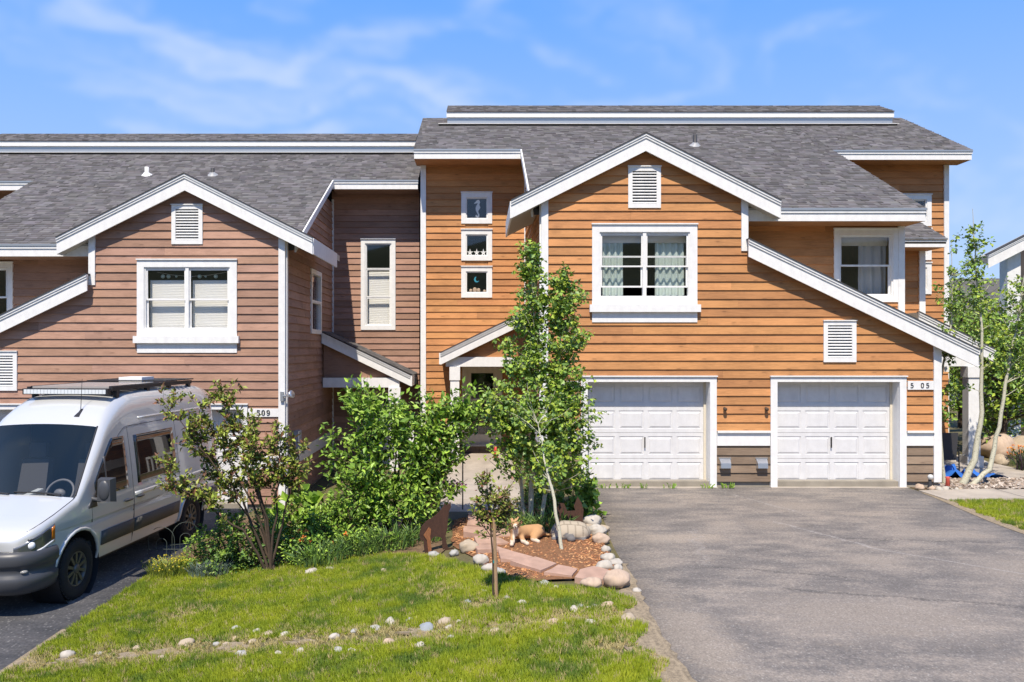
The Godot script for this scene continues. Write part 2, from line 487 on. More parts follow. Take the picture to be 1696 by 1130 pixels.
func drives_and_paths() -> void:
	var area := Rect2(0.8, -18.0, 8.4, 12.0)
	var am := asphalt(21, Color(0.160, 0.145, 0.131), 0.72, [[3.05, -12.95, 0.75, 0.38, 0.75], [4.6, -14.0, 0.5, 0.5, 0.45], [6.7, -14.9, 0.7, 0.28, 0.6], [5.7, -15.6, 0.9, 0.45, 0.5], [7.0, -13.2, 1.0, 0.4, 0.55], [4.1, -9.2, 1.4, 0.9, 0.5], [7.2, -11.0, 1.1, 0.9, 0.5], [2.1, -8.4, 0.4, 1.6, 0.6], [5.6, -7.6, 1.3, 0.5, 0.6], [3.0, -15.6, 0.8, 0.3, 0.45], [7.6, -9.0, 0.7, 1.0, 0.5], [5.2, -11.6, 0.5, 0.3, 0.5]], area, 840, [[5.0, -13.0, 8.4, -12.5, 0.03, 0.05], [4.75, -14.2, 5.6, -12.2, 0.035, 0.34], [5.6, -12.2, 7.9, -9.6, 0.03, 0.33], [3.3, -13.6, 2.9, -11.3, 0.03, 0.30], [2.9, -11.3, 4.6, -10.7, 0.04, 0.07], [3.6, -10.2, 6.6, -9.3, 0.05, 0.07], [6.0, -8.5, 8.2, -8.9, 0.045, 0.08], [4.8, -16.9, 5.5, -14.9, 0.028, 0.33], [5.8, -15.2, 8.3, -14.6, 0.03, 0.07]])
	var rows := []
	var z := -17.75
	while z < 4.6:
		var r := []
		var l := drive_left(z) + rng.randf_range(-0.025, 0.025)
		var rr := drive_right(z) + rng.randf_range(-0.025, 0.025)
		for k in 9:
			r.append(Vector3(lerpf(l, rr, k / 8.0), 0.012, z))
		r.push_front(Vector3(l, -0.08, z))
		r.append(Vector3(rr, -0.08, z))
		rows.append(r)
		z += 0.3
	structure(sheet("driveway", rows, am, null, area))
	var area2 := Rect2(-13.0, -19.0, 8.4, 12.0)
	var am2 := asphalt(41, Color(0.082, 0.082, 0.085), 0.12, [], area2, 560)
	rows = []
	z = -18.75
	while z < 4.6:
		var r := []
		var rr := -5.02 + rng.randf_range(-0.02, 0.02) + (0.25 * sm(-16, -18.7, z))
		for k in 7:
			r.append(Vector3(lerpf(-12.9, rr, k / 6.0), -0.585, z))
		r.append(Vector3(rr, -0.68, z))
		rows.append(r)
		z += 0.3
	structure(sheet("driveway", rows, am2, null, area2))
	# street behind the camera
	var st := S()
	bx(st, Vector3(-60, -0.75, 4.7), Vector3(60, -0.12, 13.0))
	structure(mi("street", done(st), mat(Color(0.12, 0.118, 0.115), 0.95)))
	# bare tan dirt along the edge of the drives
	var dn := noise_at(9, 0.9, 3)
	rows = []
	z = -11.4
	while z < -3.0:
		var w := 0.16 + 0.20 * sm(-11.0, -8.6, z) + dn.get_noise_1d(z * 2.0) * 0.12
		var l := drive_left(z)
		rows.append([Vector3(l - w, gy(l - w) + 0.006, z), Vector3(l - w * 0.3, gy(l) + 0.014, z), Vector3(l + 0.05 + dn.get_noise_1d(z * 3.0 + 50.0) * 0.06, 0.017, z)])
		z += 0.12
	structure(sheet("dirt_edge", rows, M.dirt))
	rows = []
	z = -17.0
	while z < -8.0:
		var w2 := 0.10 + dn.get_noise_1d(z * 2.4 + 90.0) * 0.1
		var rx := drive_right(z)
		rows.append([Vector3(rx - 0.04, 0.017, z), Vector3(rx + 0.1 + w2, 0.012, z)])
		z += 0.15
	structure(sheet("dirt_edge", rows, M.dirt))
	rows = []
	z = -10.6
	while z < -6.0:
		var w3 := 0.14 + dn.get_noise_1d(z * 2.1 + 20.0) * 0.16 + 0.18 * sm(-9.6, -8.6, z)
		rows.append([Vector3(-5.06, -0.58, z), Vector3(-4.98 + w3, gy(-4.9) + 0.012, z)])
		z += 0.12
	structure(sheet("dirt_edge", rows, M.dirt))
	# mulch bed beside the flagstones
	rows = []
	for i in 26:
		var zz := -15.6 + i * 0.2
		var r := []
		var a := lerpf(-0.45, 0.3, sm(-13.5, -10.6, zz)) + dn.get_noise_1d(zz * 3.0) * 0.08
		var b := minf(drive_left(zz) - 0.12, 1.75)
		for k in 6:
			var xx := lerpf(a, b, k / 5.0)
			r.append(Vector3(xx, gy(xx) + 0.018 + 0.02 * sin(k * 0.6), zz))
		rows.append(r)
	structure(sheet("mulch_bed", rows, M.mulch))
	# planting bed on the left, dark soil
	rows = []
	for i in 22:
		var zz := -17.6 + i * 0.24
		var r := []
		var b2 := -0.55 + dn.get_noise_1d(zz * 2.0 + 7.0) * 0.1
		for k in 10:
			var xx := lerpf(-4.85, b2, k / 9.0)
			r.append(Vector3(xx, gy(xx) + 0.02, zz))
		rows.append(r)
	structure(sheet("planting_bed", rows, M.soil))
	# concrete walk to the front door, in four poured slabs, with a landing
	var walk := Node3D.new()
	walk.name = "front_walk"
	add_child(walk)
	structure(walk)
	for e in [[-23.3, -20.42], [-20.40, -18.0], [-17.98, -16.2], [-16.18, -15.0]]:
		st = S()
		bx(st, Vector3(-0.72, -0.2, e[0]), Vector3(0.80, 0.02, e[1]))
		mi("slab", done(st), M.concrete, walk)
	# sill slabs under the garage doors
	var sill := Node3D.new()
	sill.name = "garage_apron"
	add_child(sill)
	structure(sill)
	for e in [[2.03, 4.78], [5.85, 8.60]]:
		st = S()
		bx(st, Vector3(e[0], -0.1, -18.3), Vector3(e[1], 0.022, -17.56))
		mi("slab", done(st), M.concrete, sill)
	# pavements on the right
	var pave := Node3D.new()
	pave.name = "sidewalk"
	add_child(pave)
	structure(pave)
	for e in [[8.62, 10.2], [10.22, 12.0], [12.02, 15.0]]:
		st = S()
		slab(st, [Vector3(e[0], 0.03, -17.3 + (0.0 if e[0] > 9.0 else 0.1)), Vector3(e[1], 0.03, -17.42), Vector3(e[1], 0.03, -16.32), Vector3(e[0], 0.03, -16.15)], Vector3(0, -0.14, 0))
		mi("slab", done(st), M.concrete, pave)
	for e in [[-24.0, -22.0], [-21.98, -20.0], [-19.98, -17.45]]:
		st = S()
		bx(st, Vector3(11.2, -0.1, e[0]), Vector3(12.45, 0.035, e[1]))
		mi("slab", done(st), M.concrete, pave)
	st = S()
	bx(st, Vector3(9.4, -0.1, -23.3), Vector3(11.18, 0.16, -19.3))
	mi("slab", done(st), M.concrete, pave)

# ================= houses =================
# House coordinates: x to the right, y up, d = distance from the camera plane. The left house is the mirror of the right one,
# 0.93 m further back and 0.62 m lower.
var mir := false
var hdy := 0.0
var hdd := 0.0
var horg := Vector3.ZERO
var house_r: Node3D
var house_l: Node3D

func P(x: float, y: float, d: float) -> Vector3:
	return Vector3((-2.9 - x) if mir else x, y + hdy, -(d + hdd)) - horg

func B(st: SurfaceTool, x0: float, x1: float, y0: float, y1: float, d0: float, d1: float) -> void:
	bx(st, P(x0, y0, d0), P(x1, y1, d1))

func hb(called: String, x0: float, x1: float, y0: float, y1: float, d0: float, d1: float, m: Material, parent: Node) -> MeshInstance3D:
	var st := S()
	B(st, x0, x1, y0, y1, d0, d1)
	return mi(called, done(st), m, parent)

# one lap-siding board: thick at the bottom edge, thin at the top
func plank(parent: Node, o: Vector3, u: Vector3, n: Vector3, a0: float, b0: float, a1: float, b1: float, y0: float, y1: float, m: Material) -> void:
	var st := S()
	var jit := rng.randf_range(-0.003, 0.003)
	var tb := 0.033 + jit
	var tt := 0.005
	var up := Vector3.UP
	var f := [o + u * a0 + up * y0 + n * tb, o + u * a1 + up * y1 + n * tt, o + u * b1 + up * y1 + n * tt, o + u * b0 + up * y0 + n * tb]
	var r := [o + u * a0 + up * y0 - n * 0.09, o + u * a1 + up * y1 - n * 0.09, o + u * b1 + up * y1 - n * 0.09, o + u * b0 + up * y0 - n * 0.09]
	var ru := rng.randf() * 5.0
	var rv := rng.randf()
	var us := [Vector2(ru, rv + 0.3), Vector2(ru, rv), Vector2(ru + b1 - a1, rv), Vector2(ru + b0 - a0, rv + 0.3)]
	for k in [0, 1, 2, 0, 2, 3]:
		st.set_uv(us[k])
		st.add_vertex(f[k])
	quad(st, f[3], r[3], r[0], f[0], Rect2(ru, rv, 0.5, 0.05))
	quad(st, f[1], r[1], r[2], f[2], Rect2(ru, rv, 0.5, 0.05))
	quad(st, f[0], r[0], r[1], f[1], Rect2(ru, rv, 0.1, 0.2))
	quad(st, f[2], r[2], r[3], f[3], Rect2(ru, rv, 0.1, 0.2))
	quad(st, r[3], r[2], r[1], r[0], Rect2(ru, rv, 0.5, 0.2))
	mi("plank", done(st), m, parent)

# boards over a wall. kind "front": plane at depth c, u = x. kind "side": plane at x = c facing `face` (+1 / -1 in house x), u = d
func siding(parent: Node, kind: String, c: float, face: float, lo: Callable, hi: Callable, yb: float, yt: float, holes: Array, stain: String, ex := 0.1777) -> void:
	var o: Vector3
	var u: Vector3
	var n: Vector3
	if kind == "front":
		o = P(0, 0, c)
		u = P(1, 0, c) - o
		n = Vector3(0, 0, 1)
	else:
		o = P(c, 0, 0)
		u = P(c, 0, 1) - o
		n = (P(c + face, 0, 0) - o)
	var y := yb
	while y < yt - 0.01:
		var y1 := minf(y + ex, yt)
		var pieces := [[lo.call(y), hi.call(y), lo.call(y1), hi.call(y1), y, y1]]
		for h in holes:
			if y1 < h[2] + 0.002 or y > h[3] - 0.002:
				continue
			var nxt := []
			for p in pieces:
				if p[1] <= h[0] + 0.001 or p[0] >= h[1] - 0.001:
					nxt.append(p)
					continue
				if p[0] < h[0] - 0.02:
					nxt.append([p[0], h[0], p[2], h[0], p[4], p[5]])
				if p[1] > h[1] + 0.02:
					nxt.append([h[1], p[1], h[1], p[3], p[4], p[5]])
				if h[2] - p[4] > 0.03:
					nxt.append([h[0], h[1], h[0], h[1], p[4], h[2]])
				if p[5] - h[3] > 0.03:
					nxt.append([h[0], h[1], h[0], h[1], h[3], p[5]])
			pieces = nxt
		for p in pieces:
			if p[1] - p[0] < 0.015:
				continue
			var cuts := [0.0, 1.0]
			if p[1] - p[0] > 2.6 and rng.randf() < 0.75:
				cuts = [0.0, rng.randf_range(0.25, 0.75), 1.0]
			for k in cuts.size() - 1:
				var a0: float = lerpf(p[0], p[1], cuts[k]) + (0.0015 if k > 0 else 0.0)
				var b0: float = lerpf(p[0], p[1], cuts[k + 1])
				var a1: float = p[2] if k == 0 else a0
				var b1: float = p[3] if k == cuts.size() - 2 else b0
				if b1 <= a1:
					b1 = a1 + 0.001
				plank(parent, o, u, n, a0, b0, a1, b1, p[4], p[5], M[stain + str(rng.randi_range(0, 4))])
		y = y1

# rake or eave board between two points of its top edge, hanging down `h`, from depth d0 to d1
func rake(called: String, parent: Node, x0: float, y0: float, x1: float, y1: float, h: float, d0: float, d1: float, m: Material) -> MeshInstance3D:
	var st := S()
	hexa(st, [P(x0, y0 - h, d0), P(x0, y0, d0), P(x1, y1, d0), P(x1, y1 - h, d0), P(x0, y0 - h, d1), P(x0, y0, d1), P(x1, y1, d1), P(x1, y1 - h, d1)])
	return mi(called, done(st), m, parent)

# a rake built as in the photograph: broad board, stepped moulding above it, dark shingle edge on top
func rake_set(parent: Node, x0: float, y0: float, x1: float, y1: float, d0: float, h := 0.36, back := 0.2) -> void:
	rake("rake_board", parent, x0, y0 - 0.10, x1, y1 - 0.10, h - 0.10, d0, d0 + 0.04, M.white)
	rake("rake_moulding", parent, x0, y0 - 0.055, x1, y1 - 0.055, 0.05, d0 - 0.022, d0 + 0.05, M.white)
	rake("rake_moulding", parent, x0, y0 - 0.012, x1, y1 - 0.012, 0.045, d0 - 0.04, d0 + 0.06, M.white)
	rake("shingle_edge", parent, x0, y0 + 0.008, x1, y1 + 0.008, 0.022, d0 - 0.055, d0 + back, M.shingledark)

func eave_set(parent: Node, x0: float, x1: float, ytop: float, h: float, d0: float) -> void:
	hb("fascia", x0, x1, ytop - h, ytop - 0.10, d0, d0 + 0.04, M.white, parent)
	hb("fascia_moulding", x0 - 0.01, x1 + 0.01, ytop - 0.098, ytop - 0.045, d0 - 0.022, d0 + 0.05, M.white, parent)
	hb("drip_edge", x0 - 0.015, x1 + 0.015, ytop - 0.043, ytop, d0 - 0.04, d0 + 0.06, M.flash, parent)

# asphalt shingles over the plane through (ye at de) rising `slope` per metre, where keep(x, d) holds
func shingle_plane(parent: Node, x0: float, x1: float, de: float, ye: float, dend: float, slope: float, keep: Callable) -> void:
	var vs := PackedVector3Array()
	var ns := PackedVector3Array()
	var cs := PackedColorArray()
	var step := 0.142 / sqrt(1.0 + slope * slope)
	var d := de - 0.03
	var rows := 0
	var nrm := Vector3(0, 1, slope).normalized()
	while d < dend:
		var x := x0 - rng.randf() * 0.3
		while x < x1:
			var w := [0.09, 0.12, 0.15, 0.19, 0.24][rng.randi_range(0, 4)] as float
			var a := maxf(x, x0)
			var b := minf(x + w, x1)
			if b - a > 0.02 and keep.call((a + b) * 0.5, d + step * 0.5):
				var lift: float = [0.006, 0.013, 0.022][rng.randi_range(0, 2)]
				var y0: float = ye + (d - de) * slope
				var y1: float = ye + (d + step - de) * slope
				var t: float = [0.082, 0.10, 0.115, 0.13, 0.152][rng.randi_range(0, 4)] * rng.randf_range(0.9, 1.1)
				var c := Color(t * 1.02, t * rng.randf_range(0.94, 0.99), t * rng.randf_range(0.93, 1.02))
				var q := [P(a, y0 + lift, d), P(a, y1 + 0.003, d + step + 0.01), P(b, y1 + 0.003, d + step + 0.01), P(b, y0 + lift, d), P(a, y0 - 0.02, d), P(b, y0 - 0.02, d)]
				for k in ([0, 2, 1, 0, 3, 2] if mir else [0, 1, 2, 0, 2, 3]):
					vs.append(q[k])
					ns.append(nrm)
					cs.append(c)
				for k in ([4, 3, 0, 4, 5, 3] if mir else [4, 0, 3, 4, 3, 5]):
					vs.append(q[k])
					ns.append(Vector3(0, 0, 1))
					cs.append(c)
			x += w
		d += step
		rows += 1
	var ar := []
	ar.resize(Mesh.ARRAY_MAX)
	ar[Mesh.ARRAY_VERTEX] = vs
	ar[Mesh.ARRAY_NORMAL] = ns
	ar[Mesh.ARRAY_COLOR] = cs
	var am := ArrayMesh.new()
	am.add_surface_from_arrays(Mesh.PRIMITIVE_TRIANGLES, ar)
	var o := mi("shingles", am, M.shingle, parent)
	o.set_meta("kind", "stuff")

# window: outer trim rectangle on a front wall at depth d; cols x rows of sashes with rails
func window(parent: Node, called: String, x0: float, x1: float, y0: float, y1: float, d: float, tw: float, sashes: Array, sill := 0.0, cap := true) -> MeshInstance3D:
	# trim
	var st := S()
	var p0 := d - 0.05
	var p1 := d + 0.02
	var yb := y0 + (sill if sill > 0.0 else 0.0)
	B(st, x0, x0 + tw, yb, y1, p0, p1)
	B(st, x1 - tw, x1, yb, y1, p0, p1)
	B(st, x0 + tw, x1 - tw, y1 - tw, y1, p0, p1)
	B(st, x0 + tw, x1 - tw, yb, yb + tw, p0, p1)
	if cap:
		B(st, x0 - 0.012, x1 + 0.012, y1, y1 + 0.025, p0 - 0.03, p1)
	var w := mi(called, done(st), M.white, parent)
	if sill > 0.0:
		hb("sill", x0 - 0.055, x1 + 0.055, yb - 0.15, yb, p0 - 0.075, p1, M.white, w)
		hb("apron", x0, x1, y0, yb - 0.15, p0 + 0.005, p1, M.white, w)
	# inner jamb lining
	st = S()
	var ix0 := x0 + tw
	var ix1 := x1 - tw
	var iy0 := yb + tw
	var iy1 := y1 - tw
	var j := 0.028
	B(st, ix0, ix0 + j, iy0, iy1, d - 0.025, d + 0.09)
	B(st, ix1 - j, ix1, iy0, iy1, d - 0.025, d + 0.09)
	B(st, ix0 + j, ix1 - j, iy1 - j, iy1, d - 0.025, d + 0.09)
	B(st, ix0 + j, ix1 - j, iy0, iy0 + j, d - 0.025, d + 0.09)
	mi("frame", done(st), M.white, w)
	for s in sashes:
		# s: x0, x1, y0, y1, inset, rail width
		var f: float = s[5]
		st = S()
		B(st, s[0], s[0] + f, s[2], s[3], d + s[4], d + s[4] + 0.035)
		B(st, s[1] - f, s[1], s[2], s[3], d + s[4], d + s[4] + 0.035)
		B(st, s[0] + f, s[1] - f, s[3] - f, s[3], d + s[4], d + s[4] + 0.035)
		B(st, s[0] + f, s[1] - f, s[2], s[2] + f, d + s[4], d + s[4] + 0.035)
		mi("sash", done(st), M.white, w)
		hb("pane", s[0] + f, s[1] - f, s[2] + f, s[3] - f, d + s[4] + 0.014, d + s[4] + 0.020, M.glass, w)
	return w

func vent(parent: Node, x0: float, x1: float, y0: float, y1: float, d: float) -> void:
	var st := S()
	var t := 0.085
	B(st, x0, x0 + t, y0, y1, d - 0.05, d + 0.02)
	B(st, x1 - t, x1, y0, y1, d - 0.05, d + 0.02)
	B(st, x0 + t, x1 - t, y1 - t, y1, d - 0.05, d + 0.02)
	B(st, x0 + t, x1 - t, y0, y0 + t, d - 0.05, d + 0.02)
	B(st, x0 - 0.01, x1 + 0.01, y1, y1 + 0.02, d - 0.075, d + 0.02)
	var v := mi("gable_vent", done(st), M.white, parent)
	hb("screen", x0 + t, x1 - t, y0 + t, y1 - t, d + 0.022, d + 0.03, M.dark, v)
	var n := 11
	var pitch := (y1 - y0 - 2 * t) / n
	for k in n:
		var yy := y0 + t + k * pitch
		st = S()
		hexa(st, [P(x0 + t, yy + 0.004, d - 0.04), P(x0 + t, yy + 0.020, d - 0.043), P(x1 - t, yy + 0.020, d - 0.043), P(x1 - t, yy + 0.004, d - 0.04),
			P(x0 + t, yy + 0.034, d + 0.005), P(x0 + t, yy + 0.050, d + 0.005), P(x1 - t, yy + 0.050, d + 0.005), P(x1 - t, yy + 0.034, d + 0.005)])
		mi("slat", done(st), M.white, v)

# sectional garage door in an opening, with trim
func garage_door(parent: Node, x0: float, x1: float, d: float) -> void:
	var st := S()
	var tw := 0.135
	B(st, x0 - tw, x0, 0.0, 2.142, d - 0.055, d + 0.02)
	B(st, x1, x1 + tw, 0.0, 2.142, d - 0.055, d + 0.02)
	B(st, x0 - tw, x1 + tw, 2.142, 2.245, d - 0.055, d + 0.02)
	B(st, x0 - tw - 0.015, x1 + tw + 0.015, 2.245, 2.268, d - 0.09, d + 0.02)
	var f := mi("garage_surround", done(st), M.white, parent)
	st = S()
	B(st, x0 - 0.02, x0 + 0.004, 0.0, 2.16, d + 0.02, d + 0.36)
	B(st, x1 - 0.004, x1 + 0.02, 0.0, 2.16, d + 0.02, d + 0.36)
	B(st, x0, x1, 2.136, 2.16, d + 0.02, d + 0.36)
	mi("jamb", done(st), M.white, f)
	st = S()
	B(st, x0 + 0.004, x0 + 0.05, 0.0, 2.136, d + 0.262, d + 0.285)
	B(st, x1 - 0.05, x1 - 0.004, 0.0, 2.136, d + 0.262, d + 0.285)
	mi("weather_strip", done(st), M.cream, f)
	# four sections of four raised panels
	var door := Node3D.new()
	door.name = "garage_door"
	parent.add_child(door, true)
	var dd := d + 0.29
	for r in 4:
		var ya := 0.03 + r * 0.53
		var yb := ya + 0.524
		st = S()
		B(st, x0 + 0.02, x1 - 0.02, ya, yb, dd + 0.012, dd + 0.05)
		var px := [x0 + 0.05]
		var pw := (x1 - x0 - 0.10) / 4.0
		# stiles and rails proud of the panel beds
		for k in 5:
			B(st, x0 + 0.05 + k * pw - 0.045, x0 + 0.05 + k * pw + 0.045, ya, yb, dd, dd + 0.0125)
		B(st, x0 + 0.04, x1 - 0.04, ya, ya + 0.075, dd + 0.0004, dd + 0.0125)
		B(st, x0 + 0.04, x1 - 0.04, yb - 0.075, yb, dd + 0.0004, dd + 0.0125)
		for k in 4:
			var a: float = x0 + 0.05 + k * pw + 0.062
			var b: float = x0 + 0.05 + (k + 1) * pw - 0.062
			var c0 := ya + 0.095
			var c1 := yb - 0.095
			var e := 0.035
			hexa(st, [P(a + e, c0 + e, dd - 0.002), P(a + e, c1 - e, dd - 0.002), P(b - e, c1 - e, dd - 0.002), P(b - e, c0 + e, dd - 0.002), P(a, c0, dd + 0.0125), P(a, c1, dd + 0.0125), P(b, c1, dd + 0.0125), P(b, c0, dd + 0.0125)])
		mi("door_section", done(st), M.door, door)
	var xm := (x0 + x1) * 0.5
	st = S()
	B(st, xm - 0.035, xm - 0.012, 0.78, 1.0, dd - 0.045, dd - 0.025)
	B(st, xm - 0.03, xm - 0.016, 0.80, 0.83, dd - 0.03, dd + 0.01)
	B(st, xm - 0.03, xm - 0.016, 0.95, 0.98, dd - 0.03, dd + 0.01)
	mi("handle", done(st), M.black, door)
	hb("bottom_seal", x0 + 0.02, x1 - 0.02, 0.0, 0.03, dd + 0.01, dd + 0.045, M.dark, door)

const GARAGES = [[2.17, 4.634], [5.992, 8.457]]

func common_house(h: Node3D, stain: String, xl_roof: float, other_garage := true) -> void:
	# ---- garage block front, d = 17.68 ----
	var top := func(x: float) -> float:
		return (7.12 - 0.5 * absf(x - 3.31) if x < 5.40 else 5.01 - 0.482 * (x - 5.36)) - 0.10
	var lo := func(y: float) -> float:
		return maxf(1.25, 3.31 - (7.02 - y) / 0.5)
	var hi := func(y: float) -> float:
		if y > 4.90:
			return minf(5.39, 3.31 + (7.02 - y) / 0.5)
		return minf(9.28, 5.36 + (4.91 - y) / 0.482)
	var holes := []
	for g in GARAGES:
		holes.append([g[0] - 0.02, g[1] + 0.02, -0.5, 2.16])
	siding(h, "front", 17.68, 0, lo, hi, 0.13, 0.87, holes, "brown" if not mir else stain)
	holes.append([2.38, 4.26, 3.80, 5.20])
	holes.append([3.06, 3.57, 5.72, 6.42])
	holes.append([7.0, 7.51, 2.61, 3.30])
	siding(h, "front", 17.68, 0, lo, hi, 1.15, 6.98, holes, stain)
	hb("foundation", 1.25, 9.28, -0.7, 0.128, 17.70, 17.95, M.foundation, h)
	# belly band
	for e in [[1.36, 2.03], [4.78, 5.85], [8.60, 9.15]]:
		hb("belly_band", e[0], e[1], 0.855, 1.115, 17.64, 17.74, M.white, h)
		hb("band_cap", e[0] + 0.003, e[1] - 0.003, 1.117, 1.158, 17.595, 17.74, M.white, h)
	# corner boards
	hb("corner_board", 1.236, 1.375, 0.1, 6.02, 17.625, 17.70, M.white, h)
	hb("corner_board", 9.145, 9.30, 0.12, 3.2, 17.625, 17.70, M.white, h)
	hb("corner_board", 5.268, 5.405, 4.78, 6.05, 17.625, 17.70, M.white, h)
	for g in GARAGES:
		garage_door(h, g[0], g[1], 17.68)
	vent(h, 2.988, 3.646, 5.649, 6.479, 17.68)
	vent(h, 6.926, 7.585, 2.54, 3.369, 17.68)
	# number boards
	hb("number_board", 1.378, 2.02, 1.985, 2.16, 17.63, 17.70, M.white, h)
	hb("number_board", 8.62, 9.142, 1.985, 2.16, 17.63, 17.70, M.white, h)
	# ---- rakes of the gable and of the long lower roof ----
	rake_set(h, 0.62, 5.775, 3.31, 7.12, 17.46)
	rake_set(h, 3.31, 7.12, 6.0, 5.775, 17.46)
	rake_set(h, 5.36, 5.01, 9.95, 2.798, 17.46)
	# roof slabs of the gable block (undersides are the soffits)
	var st := S()
	for e in [[0.62, 5.775, 3.31, 7.12], [3.31, 7.12, 6.0, 5.775], [5.41, 4.986, 9.95, 2.798]]:
		var bk := 21.0 if e[0] < 5.0 else 23.0
		hexa(st, [P(e[0], e[1] - 0.16, 17.50), P(e[0], e[1] - 0.014, 17.50), P(e[2], e[3] - 0.014, 17.50), P(e[2], e[3] - 0.16, 17.50), P(e[0], e[1] - 0.16, bk), P(e[0], e[1] - 0.014, bk), P(e[2], e[3] - 0.014, bk), P(e[2], e[3] - 0.16, bk)])
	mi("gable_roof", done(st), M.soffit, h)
	# closed eave ends of the gable: sloping soffit and plumb end board
	for e in [[0.64, 1.24, 5.785, 6.085], [5.98, 5.41, 5.785, 6.07]]:
		st = S()
		hexa(st, [P(e[0], e[2] - 0.34, 17.503), P(e[0], e[2] - 0.32, 17.503), P(e[1], e[3] - 0.32, 17.503), P(e[1], e[3] - 0.34, 17.503), P(e[0], e[2] - 0.34, 20.5), P(e[0], e[2] - 0.32, 20.5), P(e[1], e[3] - 0.32, 20.5), P(e[1], e[3] - 0.34, 20.5)])
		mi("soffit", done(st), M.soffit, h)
	hb("eave_board", 0.60, 0.638, 5.42, 5.76, 17.503, 20.5, M.white, h)
	hb("eave_board", 5.982, 6.02, 5.42, 5.76, 17.503, 17.80, M.white, h)
	# ---- side wall of the block, x = 1.243, facing the entry ----
	var h1 := [[20.43, 21.63, 3.87, 5.33]] if mir else []
	siding(h, "side", 1.243, -1.0, func(_y): return 17.72, func(_y): return 23.58, 1.15, 5.85, h1, stain)
	siding(h, "side", 1.243, -1.0, func(_y): return 17.72, func(_y): return 23.58, 0.13, 0.87, [], stain if mir else "brown")
	siding(h, "side", 1.243, -1.0, func(y): return 17.8 + (y + 0.19 - 5.655) / 0.478, func(_y): return 23.58, 5.85, 7.5, [], stain)
	var bb := hb("belly_band", 1.20, 1.30, 0.855, 1.155, 17.70, 23.58, M.white, h)
	hb("corner_board", 1.205, 1.30, 0.1, 6.0, 17.702, 17.80, M.white, h)
	hb("corner_trim", 1.19, 1.24, 0.1, 7.6, 23.50, 23.575, M.white, h)
	hb("foundation", 1.25, 1.45, -0.7, 0.128, 17.96, 23.6, M.foundation, h)
	# far side and back, closed
	st = S()
	B(st, 9.16, 9.26, -0.3, 2.9, 17.8, 23.6)
	B(st, -1.5, 12.3, -0.3, 9.3, 26.9, 27.1)
	B(st, -1.45, -1.35, -0.3, 7.9, 23.75, 26.9)
	B(st, 12.25, 12.35, -0.3, 7.9, 23.4, 26.9)
	B(st, 1.36, 9.15, 2.75, 2.85, 17.8, 23.6)
	B(st, 5.30, 5.38, 2.86, 6.0, 18.75, 26.8)
	mi("back_walls", done(st), M.room, h)
	# ---- upper wall behind the lower roof, d = 18.6 ----
	siding(h, "front", 18.6, 0, func(_y): return 5.40, func(_y): return 8.95, 3.0, 5.6, [[7.60, 8.78, 3.92, 5.24]], stain)
	hb("corner_board", 8.868, 9.005, 2.6, 5.5, 18.545, 18.62, M.white, h)
	hb("end_wall", 8.85, 8.99, 2.6, 5.65, 18.63, 23.2, M[stain + "1"], h)
	window(h, "window", 7.51, 8.866, 3.80, 5.347, 18.6, 0.105, [[7.645, 8.735, 4.56, 5.215, 0.0, 0.035], [7.645, 8.735, 3.935, 4.60, 0.037, 0.04]])
	eave_set(h, 5.45, 9.06, 5.668, 0.26, 17.8)
	hb("soffit", 5.45, 9.06, 5.41, 5.44, 17.842, 18.6, M[stain + "3"], h)
	# end board of that roof, climbing to the tower
	st = S()
	hexa(st, [P(9.03, 5.40, 17.84), P(9.03, 5.64, 17.84), P(9.10, 5.64, 17.84), P(9.10, 5.40, 17.84), P(9.03, 7.60, 22.45), P(9.03, 7.84, 22.45), P(9.10, 7.84, 22.45), P(9.10, 7.60, 22.45)])
	mi("rake_board", done(st), M.white, h)
	# ---- tower wall ----
	# eaves
	eave_set(h, xl_roof, 1.08, 7.983, 0.245, 22.7)
	hb("soffit", xl_roof, 1.08, 7.74, 7.765, 22.742, 23.62, M[stain + "3"], h)
	st = S()
	hexa(st, [P(1.045, 5.50, 17.86), P(1.045, 5.672, 17.86), P(1.083, 5.672, 17.86), P(1.083, 5.50, 17.86), P(1.045, 7.82, 22.70), P(1.045, 7.99, 22.70), P(1.083, 7.99, 22.70), P(1.083, 7.82, 22.70)])
	mi("rake_board", done(st), M.white, h)
	# ---- main roof ----
	st = S()
	for e in [[xl_roof, 1.1, 22.72], [1.1, 9.08, 17.82], [9.08, 12.7, 22.62]]:
		var ya: float = 5.655 + (e[2] - 17.8) * 0.478
		var yz: float = 5.655 + (26.35 - 17.8) * 0.478
		hexa(st, [P(e[0], ya - 0.13, e[2]), P(e[0], ya, e[2]), P(e[1], ya, e[2]), P(e[1], ya - 0.13, e[2]), P(e[0], yz - 0.13, 26.35), P(e[0], yz, 26.35), P(e[1], yz, 26.35), P(e[1], yz - 0.13, 26.35)])
	mi("roof_deck", done(st), M.shingledark, h)
	var keep := func(x: float, d: float) -> bool:
		return not (d < 21.2 and absf(x - 3.31) < 2.7 and 5.655 + (d - 17.8) * 0.478 < 7.05 - 0.5 * absf(x - 3.31))
	shingle_plane(h, xl_roof - 0.01, 1.085, 22.7, 8.002, 26.3, 0.478, keep)
	shingle_plane(h, 1.085, 9.085, 17.8, 5.66, 26.3, 0.478, keep)
	shingle_plane(h, 9.085, 12.71, 22.6, 7.954, 26.3, 0.478, keep)
	# raised strip along the ridge
	hb("ridge_fascia", maxf(xl_roof, -0.97), 12.0, 9.52, 9.665, 25.36, 25.44, M.white, h)
	hb("ridge_flashing", maxf(xl_roof, -0.95), 11.98, 9.30, 9.515, 25.42, 25.5, M.flash, h)
